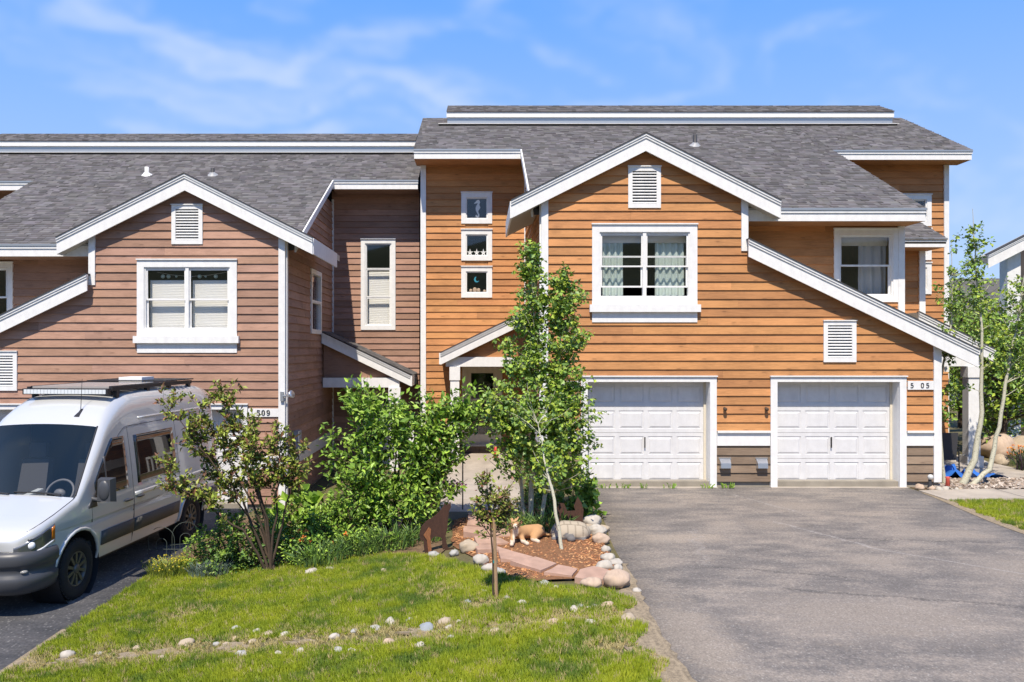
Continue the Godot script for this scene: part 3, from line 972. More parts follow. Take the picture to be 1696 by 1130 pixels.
	hb("roof_flashing", maxf(xl_roof, -1.2), 12.1, 9.30, 9.315, 25.25, 25.5, M.white, h)
	st = S()
	var r0 := maxf(xl_roof, -0.97)
	hexa(st, [P(r0, 9.60, 25.38), P(r0, 9.70, 25.38), P(12.0, 9.70, 25.38), P(12.0, 9.60, 25.38), P(r0, 10.02, 26.4), P(r0, 10.14, 26.4), P(12.0, 10.14, 26.4), P(12.0, 10.02, 26.4)])
	hexa(st, [P(r0, 10.02, 26.4), P(r0, 10.14, 26.4), P(12.0, 10.14, 26.4), P(12.0, 10.02, 26.4), P(r0, 9.2, 27.2), P(r0, 9.3, 27.2), P(12.0, 9.3, 27.2), P(12.0, 9.2, 27.2)])
	mi("ridge_cap", done(st), M.shingledark, h)
	shingle_plane(h, r0, 12.0, 25.36, 9.70, 26.36, 0.43, func(_x, _d): return true)
	# right tower
	siding(h, "front", 23.3, 0, func(_y): return 8.9, func(_y): return 12.33, 2.2, 7.8, [[11.28, 11.89, 4.47, 6.9]], stain)
	hb("corner_board", 12.33, 12.46, 0.2, 7.74, 23.24, 23.32, M.white, h)
	for k in 3:
		var yy := 4.26 + k * 0.905
		var wx := [11.17, 12.0]
		window(h, "window", wx[0], wx[1], yy, yy + 0.83, 23.3, 0.12, [[11.29, 11.88, yy + 0.12, yy + 0.71, 0.0, 0.02]])
	eave_set(h, 9.11, 12.70, 7.935, 0.245, 22.6)
	hb("soffit", 9.11, 12.70, 7.69, 7.715, 22.642, 23.3, M[stain + "3"], h)

func right_house() -> void:
	mir = false
	hdy = 0.0
	hdd = 0.0
	horg = Vector3(5.28, 0, -17.68)
	var h := thing("duplex_house", "orange-stained timber duplex with white trim and two white garage doors", "house", horg)
	house_r = h
	common_house(h, "orange", -1.71)
	# gable window
	window(h, "window", 2.26, 4.38, 3.344, 5.313, 17.68, 0.15, [[2.438, 3.288, 4.46, 5.13, 0.0, 0.03], [2.438, 3.288, 4.05, 4.69, 0.037, 0.034], [3.352, 4.202, 4.46, 5.13, 0.0, 0.03], [3.352, 4.202, 4.05, 4.69, 0.037, 0.034]], 0.355)
	hb("mullion", 3.285, 3.355, 3.85, 5.16, 17.645, 17.75, M.white, h)
	# left tower with three small square windows and the front door
	var wy := [4.30, 5.31, 6.305]
	wy = [6.178, 5.182, 4.185]
	var holes := [[-0.40, 0.22, 4.28, 6.95], [-0.42, 0.52, 0.2, 2.34]]
	siding(h, "front", 23.6, 0, func(_y): return -1.47, func(_y): return 1.25, 0.25, 7.85, holes, "orange")
	hb("corner_board", -1.60, -1.455, -0.3, 7.74, 23.54, 23.62, M.white, h)
	for y0 in wy:
		window(h, "window", -0.505, 0.326, y0, y0 + 0.83, 23.6, 0.125, [[-0.38, 0.20, y0 + 0.125, y0 + 0.705, 0.0, 0.012]])
	for e in [[5.015, 5.18], [6.012, 6.175]]:
		hb("spandrel", -0.40, 0.22, e[0], e[1], 23.6, 23.66, M.orange1, h)
	var st := S()
	# door
	st = S()
	B(st, -0.48, -0.36, 0.2, 2.40, 23.53, 23.66)
	B(st, 0.48, 0.60, 0.2, 2.40, 23.53, 23.66)
	B(st, -0.36, 0.48, 2.28, 2.40, 23.53, 23.66)
	var dr := mi("door_frame", done(st), M.cream, h)
	st = S()
	B(st, -0.36, -0.24, 0.24, 2.28, 23.58, 23.63)
	B(st, 0.36, 0.48, 0.24, 2.28, 23.58, 23.63)
	B(st, -0.24, 0.36, 2.15, 2.28, 23.58, 23.63)
	B(st, -0.24, 0.36, 0.24, 0.50, 23.58, 23.63)
	B(st, -0.24, 0.36, 1.40, 1.46, 23.58, 23.63)
	var door := mi("front_door", done(st), M.cream, h)
	hb("pane", -0.24, 0.36, 1.46, 2.15, 23.60, 23.606, M.glass, door)
	hb("pane", -0.24, 0.36, 0.50, 1.40, 23.60, 23.606, M.glass, door)
	hb("handle", 0.40, 0.43, 1.12, 1.26, 23.53, 23.57, M.black, door)
	hb("threshold", -0.46, 0.58, 0.19, 0.24, 23.45, 23.62, M.greytrim, h)
	hb("riser", -0.8, 0.9, 0.02, 0.19, 23.5, 23.6, M.brown3, h)
	# entry roof: a shed that climbs to the garage block
	rake_set(h, -0.985, 2.72, 1.235, 3.795, 21.8, 0.31, 0.1)
	st = S()
	hexa(st, [P(-0.985, 2.56, 21.84), P(-0.985, 2.72, 21.84), P(1.235, 3.795, 21.84), P(1.235, 3.635, 21.84), P(-0.985, 2.56, 23.57), P(-0.985, 2.72, 23.57), P(1.235, 3.795, 23.57), P(1.235, 3.635, 23.57)])
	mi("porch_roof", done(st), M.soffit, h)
	hb("eave_board", -1.02, -0.98, 2.42, 2.70, 21.84, 23.57, M.white, h)
	hb("beam", -0.86, 1.2, 2.36, 2.60, 21.95, 22.12, M.white, h)
	st = S()
	slab(st, [P(-0.62, 2.60, 22.02), P(1.2, 2.60, 22.02), P(1.2, 3.55, 22.02), P(-0.62, 2.68, 22.02)], Vector3(0, 0, -0.05))
	mi("gable_infill", done(st), M.orange3, h)
	hb("post", -0.745, -0.52, 0.0, 2.36, 21.93, 22.15, M.white, h)
	hb("post_cap", -0.765, -0.50, 2.02, 2.359, 21.905, 22.175, M.white, h)
	# bay beside the right-hand entry
	siding(h, "front", 22.0, 0, func(_y): return 8.9, func(_y): return 11.03, 2.2, 5.32, [], "orange")
	hb("corner_board", 11.02, 11.17, 1.5, 5.26, 21.94, 22.02, M.white, h)
	hb("end_wall", 10.99, 11.10, 0.2, 5.3, 22.03, 23.3, M.orange1, h)
	eave_set(h, 9.9, 11.24, 5.48, 0.22, 21.1)
	hb("soffit", 9.9, 11.24, 5.26, 5.285, 21.142, 22.0, M.orange3, h)
	st = S()
	hexa(st, [P(9.9, 5.34, 21.1), P(9.9, 5.46, 21.1), P(11.24, 5.46, 21.1), P(11.24, 5.34, 21.1), P(9.9, 6.3, 23.25), P(9.9, 6.42, 23.25), P(11.24, 6.42, 23.25), P(11.24, 6.3, 23.25)])
	mi("bay_roof", done(st), M.shingledark, h)
	shingle_plane(h, 9.88, 11.26, 21.08, 5.465, 23.2, 0.446, func(_x, _d): return true)
	# right-hand entry roof and its post
	rake_set(h, 10.18, 3.67, 11.95, 2.80, 20.3, 0.30, 0.1)
	st = S()
	hexa(st, [P(10.18, 3.51, 20.34), P(10.18, 3.65, 20.34), P(11.95, 2.78, 20.34), P(11.95, 2.64, 20.34), P(10.18, 3.51, 23.2), P(10.18, 3.65, 23.2), P(11.95, 2.78, 23.2), P(11.95, 2.64, 23.2)])
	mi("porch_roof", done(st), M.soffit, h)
	hb("beam", 9.35, 11.7, 2.40, 2.62, 20.45, 20.62, M.white, h)
	hb("post", 11.40, 11.68, 0.16, 2.40, 20.42, 20.68, M.white, h)
	hb("post_cap", 11.37, 11.71, 2.14, 2.399, 20.39, 20.71, M.white, h)
	hb("post_base", 11.35, 11.73, 0.03, 0.30, 20.37, 20.73, M.white, h)
	hb("post", 10.28, 10.42, 0.16, 2.40, 21.9, 22.0, M.white, h)
	siding(h, "front", 23.0, 0, func(_y): return 9.2, func(_y): return 12.3, 0.2, 2.2, [], "orange")

func left_house() -> void:
	mir = true
	hdy = -0.62
	hdd = 0.93
	horg = Vector3.ZERO
	horg = P(5.28, 0, 17.68)
	var h := thing("duplex_house", "red-brown timber duplex with white trim, grey roof and address 509", "house", horg)
	house_l = h
	common_house(h, "maroon", -1.22)
	window(h, "window", 2.26, 4.38, 3.344, 5.313, 17.68, 0.15, [[2.438, 3.288, 4.46, 5.13, 0.0, 0.034], [2.438, 3.288, 3.84, 4.50, 0.037, 0.04], [3.352, 4.202, 4.46, 5.13, 0.0, 0.034], [3.352, 4.202, 3.84, 4.50, 0.037, 0.04]], 0.355)
	hb("mullion", 3.285, 3.355, 3.85, 5.16, 17.645, 17.75, M.white, h)
	# tower with one tall three-light window. x' = -2.9 - x
	siding(h, "front", 23.6, 0, func(_y): return -1.2, func(_y): return 1.25, 0.0, 7.85, [[-0.45, 0.36, 4.06, 6.40], [-0.55, 0.50, -0.2, 2.30]], "maroon", 0.1706)
	window(h, "window", -0.535, 0.435, 3.955, 6.49, 23.6, 0.115, [[-0.395, 0.295, 5.665, 6.36, 0.0, 0.025], [-0.395, 0.295, 4.865, 5.665, 0.01, 0.035], [-0.395, 0.295, 4.085, 4.865, 0.02, 0.035]])
	# window on the side wall, facing the entry
	var st := S()
	for e in [[20.35, 20.46, 3.80, 5.39], [21.60, 21.71, 3.80, 5.39], [20.46, 21.60, 5.28, 5.39], [20.46, 21.60, 3.80, 3.91], [20.46, 21.60, 4.56, 4.63]]:
		B(st, 1.19, 1.27, e[2], e[3], e[0], e[1])
	var w := mi("window", done(st), M.white, h)
	hb("pane", 1.25, 1.256, 4.63, 5.28, 20.46, 21.60, M.glass, w)
	hb("pane", 1.25, 1.256, 3.91, 4.56, 20.46, 21.60, M.glass, w)
	# door
	st = S()
	B(st, -0.56, -0.45, 0.0, 2.28, 23.53, 23.66)
	B(st, 0.42, 0.53, 0.0, 2.28, 23.53, 23.66)
	B(st, -0.45, 0.42, 2.17, 2.28, 23.53, 23.66)
	mi("door_frame", done(st), M.cream, h)
	var door := hb("front_door", -0.45, 0.42, 0.02, 2.17, 23.60, 23.65, M.white, h)
	for k in 4:
		hb("pane", -0.33 + k * 0.17, -0.19 + k * 0.17, 1.86, 2.02, 23.592, 23.599, M.dark, door)
	# entry roof against the side wall
	rake_set(h, -1.1, 2.76, 1.21, 3.87, 21.77, 0.30, 0.1)
	st = S()
	hexa(st, [P(-1.1, 2.60, 21.81), P(-1.1, 2.745, 21.81), P(1.21, 3.855, 21.81), P(1.21, 3.71, 21.81), P(-1.1, 2.60, 23.57), P(-1.1, 2.745, 23.57), P(1.21, 3.855, 23.57), P(1.21, 3.71, 23.57)])
	mi("porch_roof", done(st), M.soffit, h)
	hb("eave_board", -1.14, -1.095, 2.46, 2.73, 21.75, 23.57, M.white, h)
	porch_shingles(h)
	hb("beam", -0.80, 1.19, 2.42, 2.67, 21.84, 22.0, M.white, h)
	st = S()
	slab(st, [P(-0.55, 2.67, 21.95), P(1.19, 2.67, 21.95), P(1.19, 3.6, 21.95), P(-0.55, 2.76, 21.95)], Vector3(0, 0, -0.05))
	mi("gable_infill", done(st), M.maroon3, h)
	hb("post", -0.80, -0.55, -0.1, 2.42, 21.82, 22.02, M.white, h)
	hb("post_cap", -0.83, -0.52, 2.10, 2.419, 21.79, 22.05, M.white, h)

func porch_shingles(h: Node3D) -> void:
	# rows run along d, climbing with x
	var vs := PackedVector3Array()
	var ns := PackedVector3Array()
	var cs := PackedColorArray()
	var x := -1.14
	while x < 1.2:
		var d := 21.72
		while d < 23.55:
			var w := rng.randf_range(0.14, 0.32)
			var e := minf(d + w, 23.56)
			var y0 := 2.775 + (x + 1.1) * 0.4805
			var t := rng.randf_range(0.06, 0.14)
			var q := [P(x, y0 + 0.012, d), P(x + 0.13, y0 + 0.065, d), P(x + 0.13, y0 + 0.065, e), P(x, y0 + 0.012, e), P(x, y0 - 0.015, d), P(x, y0 - 0.015, e)]
			for k in [0, 1, 2, 0, 2, 3, 4, 0, 3, 4, 3, 5]:
				vs.append(q[k])
				ns.append(Vector3(0.43, 0.9, 0).normalized())
				cs.append(Color(t, t * 0.97, t * 0.98))
			d += w
		x += 0.127
	var ar := []
	ar.resize(Mesh.ARRAY_MAX)
	ar[Mesh.ARRAY_VERTEX] = vs
	ar[Mesh.ARRAY_NORMAL] = ns
	ar[Mesh.ARRAY_COLOR] = cs
	var am := ArrayMesh.new()
	am.add_surface_from_arrays(Mesh.PRIMITIVE_TRIANGLES, ar)
	mi("shingles", am, M.shingle, h).set_meta("kind", "stuff")

# ================= camper van =================
# u = metres behind the front bumper, local z = 1.0 - u, +x is the driver's side (towards the camera)
func lut(t: Array, v: float) -> float:
	if v <= t[0][0]:
		return t[0][1]
	for k in t.size() - 1:
		if v <= t[k + 1][0]:
			return lerpf(t[k][1], t[k + 1][1], (v - t[k][0]) / (t[k + 1][0] - t[k][0]))
	return t[-1][1]

const VAN_SIDE = [[0.40, 0.93], [0.55, 0.97], [0.8, 0.995], [1.1, 1.0], [1.25, 0.985], [1.5, 0.962], [1.9, 0.915], [2.2, 0.87], [2.45, 0.825], [2.8, 0.76]]
const VAN_PLAN = [[0.0, 0.70], [0.05, 0.79], [0.12, 0.865], [0.25, 0.925], [0.5, 0.965], [0.9, 0.99], [1.3, 1.0], [5.5, 1.0], [5.8, 0.985], [5.93, 0.93]]
const VAN_TOP = [[0.0, 0.98], [0.05, 1.05], [0.12, 1.10], [0.25, 1.155], [0.45, 1.215], [0.7, 1.285], [1.0, 1.37], [1.15, 1.53], [1.3, 1.69], [1.45, 1.85], [1.6, 2.01], [1.75, 2.165], [1.85, 2.265], [2.0, 2.40], [2.2, 2.53], [2.45, 2.64], [2.8, 2.71], [3.3, 2.735], [5.2, 2.735], [5.5, 2.715], [5.75, 2.67], [5.9, 2.55], [5.93, 2.45]]

func vhw(y: float, u: float) -> float:
	return lut(VAN_SIDE, y) * lut(VAN_PLAN, u)

func vsp(u: float, y: float, off := 0.0, side := 1.0) -> Vector3:
	return Vector3(side * (vhw(y, u) + off), y, 1.0 - u + (off * 1.5 if u < 0.25 else 0.0))

func vring(u: float, yb: float) -> Array:
	var t := lut(VAN_TOP, u)
	var rc := lut([[0.0, 0.06], [0.3, 0.09], [1.0, 0.10], [1.3, 0.16], [1.85, 0.22], [2.3, 0.30], [5.5, 0.30], [5.93, 0.25]], u)
	var ys := t - rc
	var r := []
	for k in 11:
		var y := lerpf(yb, ys, k / 10.0)
		r.append(Vector3(vhw(y, u), y, 1.0 - u))
	var w := vhw(ys, u)
	var rx := rc * 0.85
	for k in range(1, 6):
		var a := PI / 2 * k / 5.0
		r.append(Vector3(w - rx + rx * cos(a), ys + rc * sin(a), 1.0 - u))
	for k in range(1, 5):
		var f := k / 4.0
		r.append(Vector3((w - rx) * (1.0 - f), t + 0.03 * (1.0 - (1.0 - f) * (1.0 - f)), 1.0 - u))
	return r

func vpatch(called: String, u0: float, u1: float, lo: Callable, hi: Callable, off: float, m: Material, parent: Node, nu := 10, nv := 5) -> MeshInstance3D:
	var rows := []
	for i in nu + 1:
		var u := lerpf(u0, u1, float(i) / nu)
		var r := []
		for j in nv + 1:
			r.append(vsp(u, lerpf(lo.call(u), hi.call(u), float(j) / nv), off))
		# turn the rim in to meet the body
		r.push_front(vsp(u, lo.call(u), -0.01))
		r.append(vsp(u, hi.call(u), -0.01))
		rows.append(r)
	var first := []
	var last := []
	for p in rows[0]:
		first.append(Vector3(p.x - off - 0.01, p.y, p.z))
	for p in rows[-1]:
		last.append(Vector3(p.x - off - 0.01, p.y, p.z))
	rows.push_front(first)
	rows.append(last)
	return sheet(called, rows, m, parent)

func van() -> void:
	var paint := mat(Color(0.62, 0.63, 0.62), 0.3)
	paint.clearcoat_enabled = true
	paint.clearcoat = 1.0
	paint.clearcoat_roughness = 0.03
	paint.metallic = 0.25
	var plastic := mat(Color(0.055, 0.058, 0.065), 0.42)
	var seam := mat(Color(0.03, 0.03, 0.03), 0.7)
	var glass := mat(Color(0.012, 0.014, 0.016), 0.02)
	glass.metallic_specular = 0.8
	var rubber := mat(Color(0.022, 0.022, 0.023), 0.85, M.soil.albedo_texture, Vector3(3, 3, 3), true)
	var rimm := mat(Color(0.12, 0.115, 0.10), 0.4)
	rimm.metallic = 0.5
	var v := thing("camper_van", "silver-white high-roof camper van with roof rack parked before the red-brown garage", "van", Vector3(-6.43, -0.585, -12.0))
	v.rotation.y = deg_to_rad(-5.4)
	# ---- body shell ----
	var us := [0.0, 0.03, 0.07, 0.12, 0.18, 0.25, 0.34, 0.42, 0.4205, 0.55, 0.7, 0.85, 1.0, 1.15, 1.3, 1.45, 1.6, 1.75, 1.85, 2.0, 2.2, 2.45, 2.8, 3.3, 4.0, 4.6, 5.2, 5.5, 5.75, 5.85, 5.9, 5.93]
	var st := S()
	st.set_smooth_group(0)
	var ws := S()
	ws.set_smooth_group(0)
	for side in [1.0, -1.0]:
		for i in us.size() - 1:
			var a := vring(us[i], 0.74 if us[i] <= 0.42 else 1.02)
			var b := vring(us[i + 1], 0.74 if us[i + 1] <= 0.42 else 1.02)
			if us[i] == 0.42:
				continue
			for k in a.size() - 1:
				var q := []
				for p in [a[k], b[k], b[k + 1], a[k + 1]]:
					q.append(Vector3(p.x * side, p.y, p.z))
				if side < 0.0:
					q.reverse()
				if us[i] >= 0.999 and us[i] < 1.84 and k >= 14:
					quad(ws, q[0], q[1], q[2], q[3])
				else:
					quad(st, q[0], q[1], q[2], q[3])
		# nose and tail
		var f := vring(0.0, 0.74)
		for k in f.size() - 1:
			for p in [f[k], f[k + 1], Vector3(0, f[k + 1].y, 1.03), f[k], Vector3(0, f[k + 1].y, 1.03), Vector3(0, f[k].y, 1.03)]:
				st.set_uv(Vector2.ZERO)
				st.add_vertex(Vector3(p.x * side, p.y, p.z))
		var e := vring(5.93, 0.42)
		for k in e.size() - 1:
			for p in [e[k], e[k + 1], Vector3(0, e[k + 1].y, -4.94), e[k], Vector3(0, e[k + 1].y, -4.94), Vector3(0, e[k].y, -4.94)]:
				st.set_uv(Vector2.ZERO)
				st.add_vertex(Vector3(p.x * side, p.y, p.z))
		# lower side, cut out round the wheels
		var outl := PackedVector2Array([Vector2(0.42, 0.50), Vector2(0.42, 1.02)])
		for k in 28:
			outl.append(Vector2(0.42 + (5.93 - 0.42) * (k + 1) / 28.0, 1.02))
		outl.append(Vector2(5.93, 0.42))
		for k in 24:
			outl.append(Vector2(5.93 - (5.93 - 0.8) * (k + 1) / 25.0, 0.42))
		var polys := [outl]
		for c in [1.0, 4.66]:
			var disc := PackedVector2Array()
			for k in 28:
				disc.append(Vector2(c + 0.50 * cos(TAU * k / 28.0), 0.43 + 0.50 * sin(TAU * k / 28.0)))
			var nxt := []
			for pg in polys:
				nxt.append_array(Geometry2D.clip_polygons(pg, disc))
			polys = nxt
		for pg in polys:
			var tr := Geometry2D.triangulate_polygon(pg)
			for k in tr:
				st.set_uv(pg[k])
				st.add_vertex(vsp(pg[k].x, pg[k].y, 0.0, side))
	var body := mi("body", done(st), paint, v)
	mi("windscreen", done(ws), M.vanglass, v)
	# ---- cabin seen through the windscreen ----
	st = S()
	bx(st, Vector3(-0.88, 1.0, -0.35), Vector3(0.88, 1.30, 0.02))
	bx(st, Vector3(-0.9, 0.6, -1.5), Vector3(0.9, 0.7, -0.3))
	mi("dashboard", done(st), M.dark, v)
	box("bulkhead", Vector3(-0.80, 0.6, -1.75), Vector3(0.80, 2.2, -1.70), M.dark, v)
	for sx in [-0.45, 0.45]:
		st = S()
		bx(st, Vector3(sx - 0.24, 0.7, -1.3), Vector3(sx + 0.24, 1.05, -0.75))
		hexa(st, [Vector3(sx - 0.23, 1.0, -1.1), Vector3(sx - 0.21, 1.72, -1.28), Vector3(sx + 0.21, 1.72, -1.28), Vector3(sx + 0.23, 1.0, -1.1), Vector3(sx - 0.23, 1.0, -1.28), Vector3(sx - 0.21, 1.72, -1.42), Vector3(sx + 0.21, 1.72, -1.42), Vector3(sx + 0.23, 1.0, -1.28)])
		bx(st, Vector3(sx - 0.13, 1.74, -1.42), Vector3(sx + 0.13, 1.96, -1.32))
		mi("seat", done(st), mat(Color(0.07, 0.07, 0.075), 0.9), v)
	st = S()
	var ring := []
	var rr := []
	for k in 25:
		var a := TAU * k / 24.0
		ring.append(Vector3(0.45 + 0.20 * cos(a), 1.36 + 0.17 * sin(a), -0.42 - 0.10 * sin(a)))
		rr.append(0.018)
	tube(st, ring, rr, 6, false)
	ball(st, Vector3(0.45, 1.35, -0.42), Vector3(0.09, 0.07, 0.05), 6)
	mi("steering_wheel", done(st), mat(Color(0.16, 0.16, 0.165), 0.5), v)
	# folded sun visor card on the dash
	st = S()
	hexa(st, [Vector3(0.02, 1.31, 0.0), Vector3(0.02, 1.33, 0.0), Vector3(0.12, 1.33, 0.0), Vector3(0.12, 1.31, 0.0), Vector3(0.2, 1.42, -0.3), Vector3(0.2, 1.44, -0.3), Vector3(0.28, 1.44, -0.3), Vector3(0.28, 1.42, -0.3)])
	mi("card", done(st), mat(Color(0.45, 0.47, 0.45), 0.8), v)
	# ---- bumper ----
	var plan := []
	for e in [[0.985, 0.50], [0.985, 0.40], [0.965, 0.28], [0.925, 0.15], [0.86, 0.04], [0.76, -0.05], [0.6, -0.10], [0.3, -0.13], [0.0, -0.14]]:
		plan.append(Vector2(e[0], 1.0 - e[1]))
	for k in range(7, -1, -1):
		plan.append(Vector2(-plan[k].x, plan[k].y))
	var prof := [[0.86, -0.08], [0.84, -0.01], [0.79, 0.01], [0.70, 0.015], [0.665, -0.005], [0.64, -0.03], [0.56, -0.03], [0.535, 0.0], [0.46, 0.0], [0.36, -0.03], [0.30, -0.12]]
	var rows := []
	for k in plan.size():
		var tgt: Vector2 = (plan[mini(k + 1, plan.size() - 1)] - plan[maxi(k - 1, 0)]).normalized()
		var nn := Vector2(-tgt.y, tgt.x)
		if nn.dot(plan[k]) < 0.0:
			nn = -nn
		var r := []
		for q in prof:
			r.append(Vector3(plan[k].x + nn.x * q[1], q[0], plan[k].y + nn.y * q[1]))
		rows.append(r)
	sheet("front_bumper", rows, plastic, v)
	st = S()
	ball(st, Vector3(0.80, 0.60, 0.95), Vector3(0.05, 0.028, 0.05), 8)
	mi("fog_lamp", done(st), mat(Color(0.28, 0.28, 0.27), 0.1), v)
	# ---- grille ----
	for k in 4:
		box("grille_bar", Vector3(-0.5, 0.80 + k * 0.06, 1.02), Vector3(0.5, 0.835 + k * 0.06, 1.06), plastic, v)
	# ---- headlamps ----
	var lens := mat(Color(0.17, 0.18, 0.19), 0.05)
	lens.metallic = 0.7
	lens.clearcoat_enabled = true
	lens.clearcoat = 1.0
	var hl := vpatch("headlamp", 0.005, 0.46, func(u): return 0.80 + 0.10 * sm(0.1, 0.5, u), func(u): return lut([[0.0, 0.90], [0.12, 1.0], [0.3, 1.08], [0.46, 1.13]], u), 0.008, lens, v, 14, 5)
	st = S()
	ball(st, Vector3(0.845, 0.915, 0.875), Vector3(0.055, 0.055, 0.05), 8)
	mi("projector", done(st), mat(Color(0.75, 0.78, 0.8), 0.03), hl)
	vpatch("bezel", 0.02, 0.44, func(u): return 0.805 + 0.10 * sm(0.1, 0.5, u), func(u): return 0.835 + 0.10 * sm(0.1, 0.5, u), 0.013, mat(Color(0.72, 0.73, 0.74), 0.2), hl, 12, 1)
	vpatch("bezel", 0.10, 0.36, func(u): return 0.985 + 0.09 * sm(0.1, 0.4, u), func(u): return 1.0 + 0.09 * sm(0.1, 0.4, u), 0.013, mat(Color(0.05, 0.05, 0.05), 0.2), hl, 12, 1)
	vpatch("indicator", 0.40, 0.452, func(u): return 0.93 + 0.3 * (u - 0.40), func(u): return 1.09 + 0.3 * (u - 0.40), 0.014, mat(Color(0.42, 0.13, 0.01), 0.1), hl, 3, 3)
	# ---- side glass, trim, seams ----
	vpatch("driver_window", 1.42, 2.36, func(_u): return 1.30, func(u): return minf(2.08, lut(VAN_TOP, u) - 0.31), 0.006, glass, v, 16, 6)
	vpatch("window_post", 1.72, 1.76, func(_u): return 1.31, func(_u): return 1.85, 0.010, plastic, v, 2, 4)
	vpatch("side_window", 2.66, 4.02, func(_u): return 1.32, func(_u): return 2.06, 0.007, glass, v, 12, 6)
	vpatch("rub_strip", 1.56, 2.50, func(_u): return 0.60, func(_u): return 0.80, 0.014, mat(Color(0.085, 0.08, 0.072), 0.55), v, 6, 2)
	vpatch("rub_strip", 2.52, 4.10, func(_u): return 0.60, func(_u): return 0.80, 0.014, mat(Color(0.085, 0.08, 0.072), 0.55), v, 6, 2)
	vpatch("rub_strip", 5.20, 5.85, func(_u): return 0.60, func(_u): return 0.80, 0.014, mat(Color(0.085, 0.08, 0.072), 0.55), v, 6, 2)
	vpatch("door_seam", 2.50, 2.507, func(_u): return 0.45, func(_u): return 2.2, 0.002, seam, v, 1, 14)
	vpatch("door_seam", 1.30, 1.307, func(_u): return 0.98, func(_u): return 1.28, 0.002, seam, v, 1, 6)
	vpatch("door_seam", 4.12, 4.127, func(_u): return 0.45, func(_u): return 2.2, 0.002, seam, v, 1, 14)
	vpatch("roof_seam", 1.9, 5.8, func(u): return 2.21 - 0.25 * (1.0 - sm(1.9, 2.5, u)), func(u): return 2.217 - 0.25 * (1.0 - sm(1.9, 2.5, u)), 0.002, seam, v, 30, 1)
	vpatch("swage", 2.55, 5.6, func(_u): return 1.14, func(_u): return 1.20, 0.012, paint, v, 12, 3)
	vpatch("swage", 2.9, 5.4, func(_u): return 2.30, func(_u): return 2.325, 0.014, paint, v, 12, 2)
	vpatch("mirror_base", 1.22, 1.44, func(_u): return 1.18, func(u): return 1.2 + 0.9 * (u - 1.2), 0.008, plastic, v, 4, 3)
	# arches
	for c in [1.0, 4.66]:
		for sd in [1.0, -1.0]:
			st = S()
			lathe(st, [[0.50, 0.0], [0.50, 0.42], [0.05, 0.42]], Vector3(sd * 0.985, 0.43, 1.0 - c), Vector3(-sd, 0, 0), 24)
			mi("wheel_well", done(st), M.black, v)
			var arc := []
			var rad := []
			for k in 15:
				var a := lerpf(0.02, PI - 0.02, k / 14.0)
				var uu: float = c - 0.515 * cos(a)
				var yy := 0.43 + 0.515 * sin(a)
				arc.append(Vector3(sd * (vhw(yy, uu) + 0.0), yy, 1.0 - uu))
				rad.append(0.028)
			st = S()
			tube(st, arc, rad, 6)
			mi("wheel_arch", done(st), paint, v)
	# wheels
	for c in [1.0, 4.66]:
		for sd in [1.0, -1.0]:
			var wh := Node3D.new()
			wh.name = "wheel"
			v.add_child(wh, true)
			wh.position = Vector3(sd * 0.975, 0.405, 1.0 - c)
			var ax := Vector3(-sd, 0, 0)
			st = S()
			lathe(st, [[0.235, 0.03], [0.25, 0.012], [0.30, 0.0], [0.36, 0.004], [0.39, 0.02], [0.405, 0.045], [0.405, 0.22], [0.38, 0.25], [0.25, 0.25]], Vector3.ZERO, ax, 36)
			# tread blocks
			for k in 36:
				var a := TAU * k / 36.0
				var o := Vector3(0, cos(a), sin(a))
				var t2 := Vector3(0, -sin(a), cos(a))
				for e in [[0.03, 0.10], [0.15, 0.23]]:
					var q := []
					for dd in [0.395, 0.413]:
						for f in [[e[0], -0.024], [e[0], 0.024], [e[1], 0.024], [e[1], -0.024]]:
							q.append(o * dd + ax * f[0] + t2 * f[1])
					hexa(st, q)
			mi("tyre", done(st), rubber, wh)
			st = S()
			lathe(st, [[0.238, 0.028], [0.232, 0.02], [0.215, 0.03], [0.205, 0.08], [0.19, 0.14], [0.0, 0.15]], Vector3.ZERO, ax, 30)
			lathe(st, [[0.0, 0.012], [0.05, 0.014], [0.065, 0.03], [0.07, 0.08]], Vector3.ZERO, ax, 14)
			for k in 10:
				var a := TAU * k / 10.0
				var o := Vector3(0, cos(a), sin(a))
				var t2 := Vector3(0, -sin(a), cos(a))
				hexa(st, [o * 0.055 - t2 * 0.017 + ax * 0.032, o * 0.222 - t2 * 0.024 + ax * 0.028, o * 0.222 + t2 * 0.024 + ax * 0.028, o * 0.055 + t2 * 0.017 + ax * 0.032,
					o * 0.055 - t2 * 0.017 + ax * 0.08, o * 0.222 - t2 * 0.024 + ax * 0.07, o * 0.222 + t2 * 0.024 + ax * 0.07, o * 0.055 + t2 * 0.017 + ax * 0.08])
			mi("rim", done(st), rimm, wh)
	# underside
	box("chassis", Vector3(-0.85, 0.36, -4.8), Vector3(0.85, 0.56, 0.6), M.black, v)
	# door mirror
	st = S()
	tube(st, [Vector3(0.95, 1.30, -0.34), Vector3(1.08, 1.28, -0.34), Vector3(1.16, 1.33, -0.33)], [0.035, 0.03, 0.035], 8)
	var dm := mi("door_mirror", done(st), plastic, v)
	st = S()
	hexa(st, [Vector3(1.07, 1.27, -0.30), Vector3(1.07, 1.57, -0.31), Vector3(1.25, 1.57, -0.31), Vector3(1.26, 1.27, -0.30), Vector3(1.06, 1.25, -0.42), Vector3(1.06, 1.59, -0.42), Vector3(1.28, 1.59, -0.42), Vector3(1.29, 1.25, -0.42)])
	ball(st, Vector3(1.165, 1.42, -0.31), Vector3(0.088, 0.145, 0.04), 8)
	mi("housing", done(st), plastic, dm)
	# handles
	st = S()
